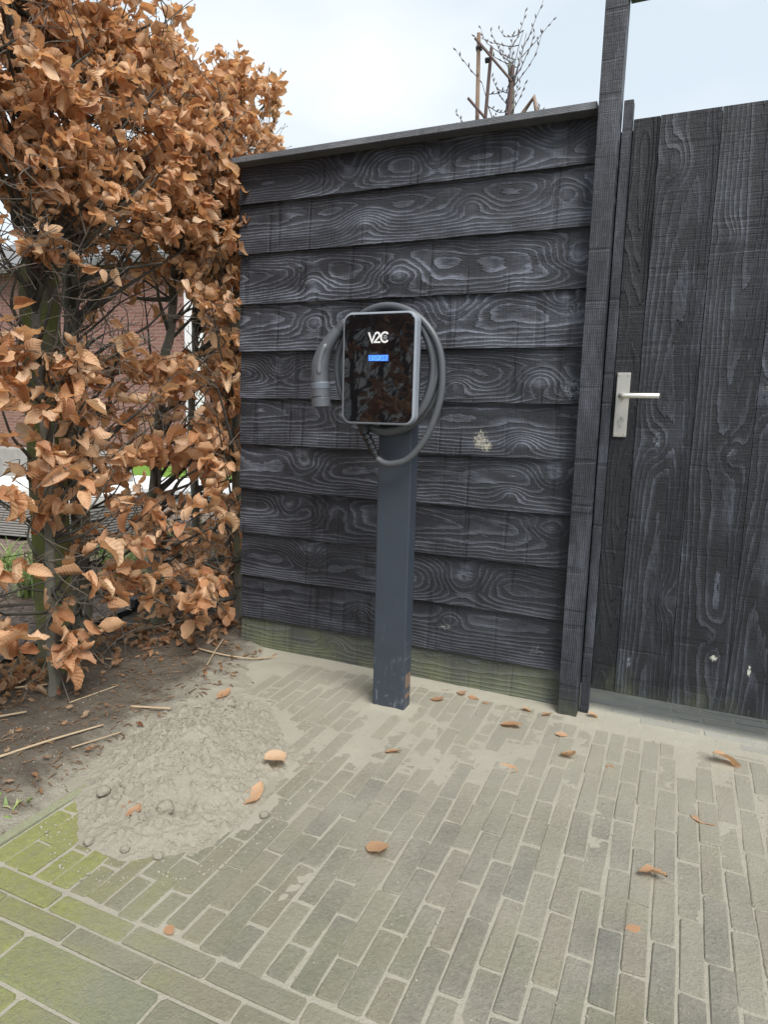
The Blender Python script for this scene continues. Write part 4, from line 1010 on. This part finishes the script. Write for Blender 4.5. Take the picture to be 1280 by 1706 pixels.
for nm_, lx, ly, rz, lab in (('wicker_sofa', -4.75, 3.80, rad(10), 'grey wicker sofa with white cushion at the left behind the hedge'), ('wicker_stool', -4.0, 3.60, 0, 'grey wicker stool in front of the white garden table')):
    ch = thing(nm_, lab, 'sofa' if 'sofa' in nm_ else 'stool', (lx, ly, -.03), rot=(0, 0, rz)); w = .65 if 'sofa' in nm_ else .25; hh = .36
    core = MB().box(-w+.01, w-.01, -.29, .29, .05, hh-.01).obj('core', mat_plain('dark_core', (.05, .05, .05), .8), ch)
    nS = 15
    for k in range(nS):
        z = .055+k*(hh-.06)/nS
        MB().bbox(-w, w, -.305, .305, z, z+.014, .003).obj('strand', wk, ch)
    for sx in (-1, 1):
        for sy in (-1, 1): MB().box(-.025, .025, -.025, .025, 0, .05).obj('foot', M['rubber'], ch, (sx*(w-.05), sy*.25, 0))
    MB().bbox(-w+.02, w-.02, -.28, .28, hh-.004, hh+.09, .03).obj('cushion', cush, ch)
    if 'sofa' in nm_: MB().bbox(-w, w, .25, .33, hh, .70, .02).obj('backrest', wk, ch)
# strap leaved plants and low shrubs
def mat_blade():
    t = NT('green_blades'); r_ = t.n('ShaderNodeAttribute', 'Fac', dict(attribute_name='blade_random'))
    c = t.ramp(r_, (0, (.13, .22, .05)), (.6, (.28, .38, .11)), (1., (.50, .50, .25)))
    s2 = t.n('ShaderNodeBsdfTranslucent', 0, None, Color=c)
    return t.done(t.n('ShaderNodeMixShader', 0, None, i0=.3, i1=t.bsdf(c, .5, .4), i2=s2))
blade = mat_blade()
def strap_plant(x, y, n, L, seed, lab, name='strap_plant'):
    R_ = random.Random(seed); m_ = MB(); at = []
    for k in range(n):
        a = R_.uniform(0, 6.283); l = L*R_.uniform(.6, 1.1); lean = R_.uniform(.2, 1.3); w = R_.uniform(.004, .009); p = Vector((R_.gauss(0, .04), R_.gauss(0, .04), -.02)); o = len(m_.v); d = Vector((math.cos(a), math.sin(a), 0)); sd_ = Vector((-d.y, d.x, 0))
        ang = 1.45-.3*R_.random(); rv = R_.random()
        for j in range(6):
            ww = w*(1-(j/5)**2)+.0005; m_.v += [(p-sd_*ww)[:], (p+sd_*ww)[:]]; at += [rv, rv]
            p = p+(d*math.cos(ang)+Vector((0, 0, math.sin(ang))))*l/5; ang -= lean*.5
        m_.f += [(o+2*j, o+2*j+1, o+2*j+3, o+2*j+2) for j in range(5)]
    root = thing(name, lab, 'plant', (x, y, 0)); me = m_.mesh('blades', blade, True)
    me.attributes.new('blade_random', 'FLOAT', 'POINT').data.foreach_set('value', at); link('blades', me, root)
strap_plant(-2.95, 2.90, 170, .42, 1, 'clump of long green strap leaves behind the middle of the hedge')
strap_plant(-3.25, 2.55, 130, .36, 2, 'green grassy clump left of the larger strap leaved clump')
strap_plant(-3.0, 3.6, 120, .40, 3, 'grassy clump close behind the fence end of the hedge')
strap_plant(-3.75, 2.75, 90, .30, 4, 'small grassy clump at the left behind the mossy stakes')
strap_plant(-2.03, 2.44, 40, .07, 6, 'small tuft of fresh grass on the soil near the fence corner', 'grass_tuft')
strap_plant(-1.56, 1.08, 24, .06, 7, 'small green weed at the left edge of the paving', 'grass_tuft')

# far shrubs that close the view under the crowns
def far_shrub(x, y, rx, rz, h, seed, lab, cols):
    R_ = random.Random(seed); root = thing('garden_shrub', lab, 'shrub', (x, y, 0)); st = MB(); it = []
    for k in range(8):
        e = Vector((R_.uniform(-rx, rx)*.7, R_.uniform(-rx, rx)*.5, h*R_.uniform(.5, .9))); st.tube([(0, 0, -.05), e*.5+Vector((0, 0, .1)), e], [.03, .02, .006], 5)
    st.obj('stems', M['bark'], root)
    for k in range(900):
        a = R_.uniform(0, 6.28); b = R_.uniform(-1, 1); q = R_.random()**.4
        p = Vector((rx*q*math.cos(a)*math.sqrt(1-b*b), rx*.7*q*math.sin(a)*math.sqrt(1-b*b), h*.55+h*.48*q*b)); it.append((R_.randrange(16), leaf_matrix(p, (R_.gauss(0, 1), R_.gauss(0, 1), R_.gauss(0, .6)), R_.uniform(.07, .13))))
    joined_leaves('foliage', it, cols, root)
def mat_green_leaf(n, a, b):
    t = NT(n); r_ = t.n('ShaderNodeAttribute', 'Fac', dict(attribute_name='leaf_random')); c = t.mix(r_, a, b)
    return t.done(t.n('ShaderNodeMixShader', 0, None, i0=.3, i1=t.bsdf(c, .5, .4), i2=t.n('ShaderNodeBsdfTranslucent', 0, None, Color=c)))
gl = mat_green_leaf('evergreen_leaf', (.035, .055, .02), (.10, .13, .05)); gl2 = mat_green_leaf('dull_leaf', (.10, .09, .05), (.20, .19, .10))
far_shrub(-9.2, 13.5, 1.5, 1, 1.7, 1, 'dark evergreen shrub at the far side of the lawn', gl)
far_shrub(-6.9, 14.5, 1.2, 1, 1.3, 2, 'dull brownish shrub right of the evergreen beyond the lawn', gl2)
far_shrub(-12.5, 13.0, 1.2, 1, 1.5, 3, 'evergreen shrub beside the brick house', gl)

# ------------------------------------------------------------------ young tree and its stakes behind the fence
sup = thing('tree_support', 'three thin wooden stakes tied with bars round the bare tree behind the fence', 'tree stakes', (-1.3, 4.5, 0))
sw = mat_plain('stake_wood', (.36, .25, .18), .75, .3, 0, .4, 12); sdk = mat_plain('dark_bar', (.14, .095, .085), .75, .3, 0, .3, 12)
for (x0, z1, x1, rr, m_) in ((-1.385, 3.47, -1.40, .014, sw), (-1.335, 3.37, -1.312, .012, sdk), (-1.18, 3.24, -1.165, .013, sdk)):
    MB().tube([(x0+1.3+.02, 0, -.1), (x0+1.3, 0, 2.9), (x1+1.3, 0, z1)], [rr, rr, rr*.92], 8).obj('stake', m_, sup)
MB().tube([(-.115, -.03, 3.43), (.14, -.03, 3.135)], .008, 6).obj('tie_bar', sdk, sup)
MB().tube([(-.145, -.03, 3.08), (-.03, -.03, 2.95)], .009, 6).obj('tie_bar', sdk, sup)
for (x, z) in ((-.094, 3.38), (-.03, 3.30), (.128, 3.165)): MB().tube([(x-.018, 0, z), (x+.018, 0, z)], .017, 8).obj('tie', M['rubber'], sup)
tree = thing('young_tree', 'bare young tree with budding twigs behind the fence', 'tree', (-1.24, 4.58, 0))
T0 = Vector((-1.24, 4.58, 0)); Rt = random.Random(12)
tk = catmull([(0, 0, -.1), (.02, 0, 1.5), (-.02, 0, 2.6), (.05, .02, 3.0), (.03, 0, 3.3)], 5)
MB().tube(tk, [.045*(1-.72*i/(len(tk)-1)) for i in range(len(tk))], 8).obj('trunk', M['bark'], tree, smooth=True)
MB().tube([(.05, 0, 2.70), (.13, 0, 2.98), (.20, 0, 3.07), (.235, -.01, 2.93)], [.016, .015, .017, .014], 8).obj('cut_limb', mat_bark('pale_bark', (.20, .15, .12), (.40, .31, .25), 0), tree, smooth=True)
tb = MB()
def shoot(p, d, l, r_, lvl):
    pts = [Vector(p)]; dd = Vector(d).normalized()
    for k in range(6):
        dd = (dd+Vector((Rt.gauss(0, .13), Rt.gauss(0, .12), Rt.gauss(.13, .10)))).normalized(); pts.append(pts[-1]+dd*l/6)
    tb.tube(pts, [r_*(1-.7*k/6) for k in range(7)], 5, False)
    for k in range(1, 7):
        if lvl >= 1:
            b = pts[k]; bd = (dd+Vector((Rt.choice((-1, 1))*.6, 0, .2))).normalized()*.035
            tb.tube([b, b+bd*.4, b+bd*.8], [.002, .0052, .001], 5, False)
        if lvl < 1 and Rt.random() < .8:
            shoot(pts[k], dd*.4+Vector((Rt.gauss(0, .9), Rt.gauss(0, .4), Rt.gauss(.2, .5))), l*Rt.uniform(.35, .6), r_*.62, lvl+1)
for (x, z, dx, dz, l) in ((-.02, 2.6, -.8, .55, .42), (0, 2.75, -.5, .9, .55), (.0, 2.85, -.15, 1, .62), (.03, 2.9, .12, 1, .75), (.04, 2.9, .45, .9, .45), (.03, 2.7, .85, .45, .40), (.02, 2.65, -.9, .25, .40), (.04, 2.8, .9, .2, .30), (.02, 3.0, 0, 1, .72)):
    shoot((x, 0, z), (dx*.62, Rt.gauss(0, .2), dz), l*.82, .0055, 0)
tb.obj('branches', mat_bark('young_bark', (.09, .075, .075), (.17, .145, .14), 0), tree)
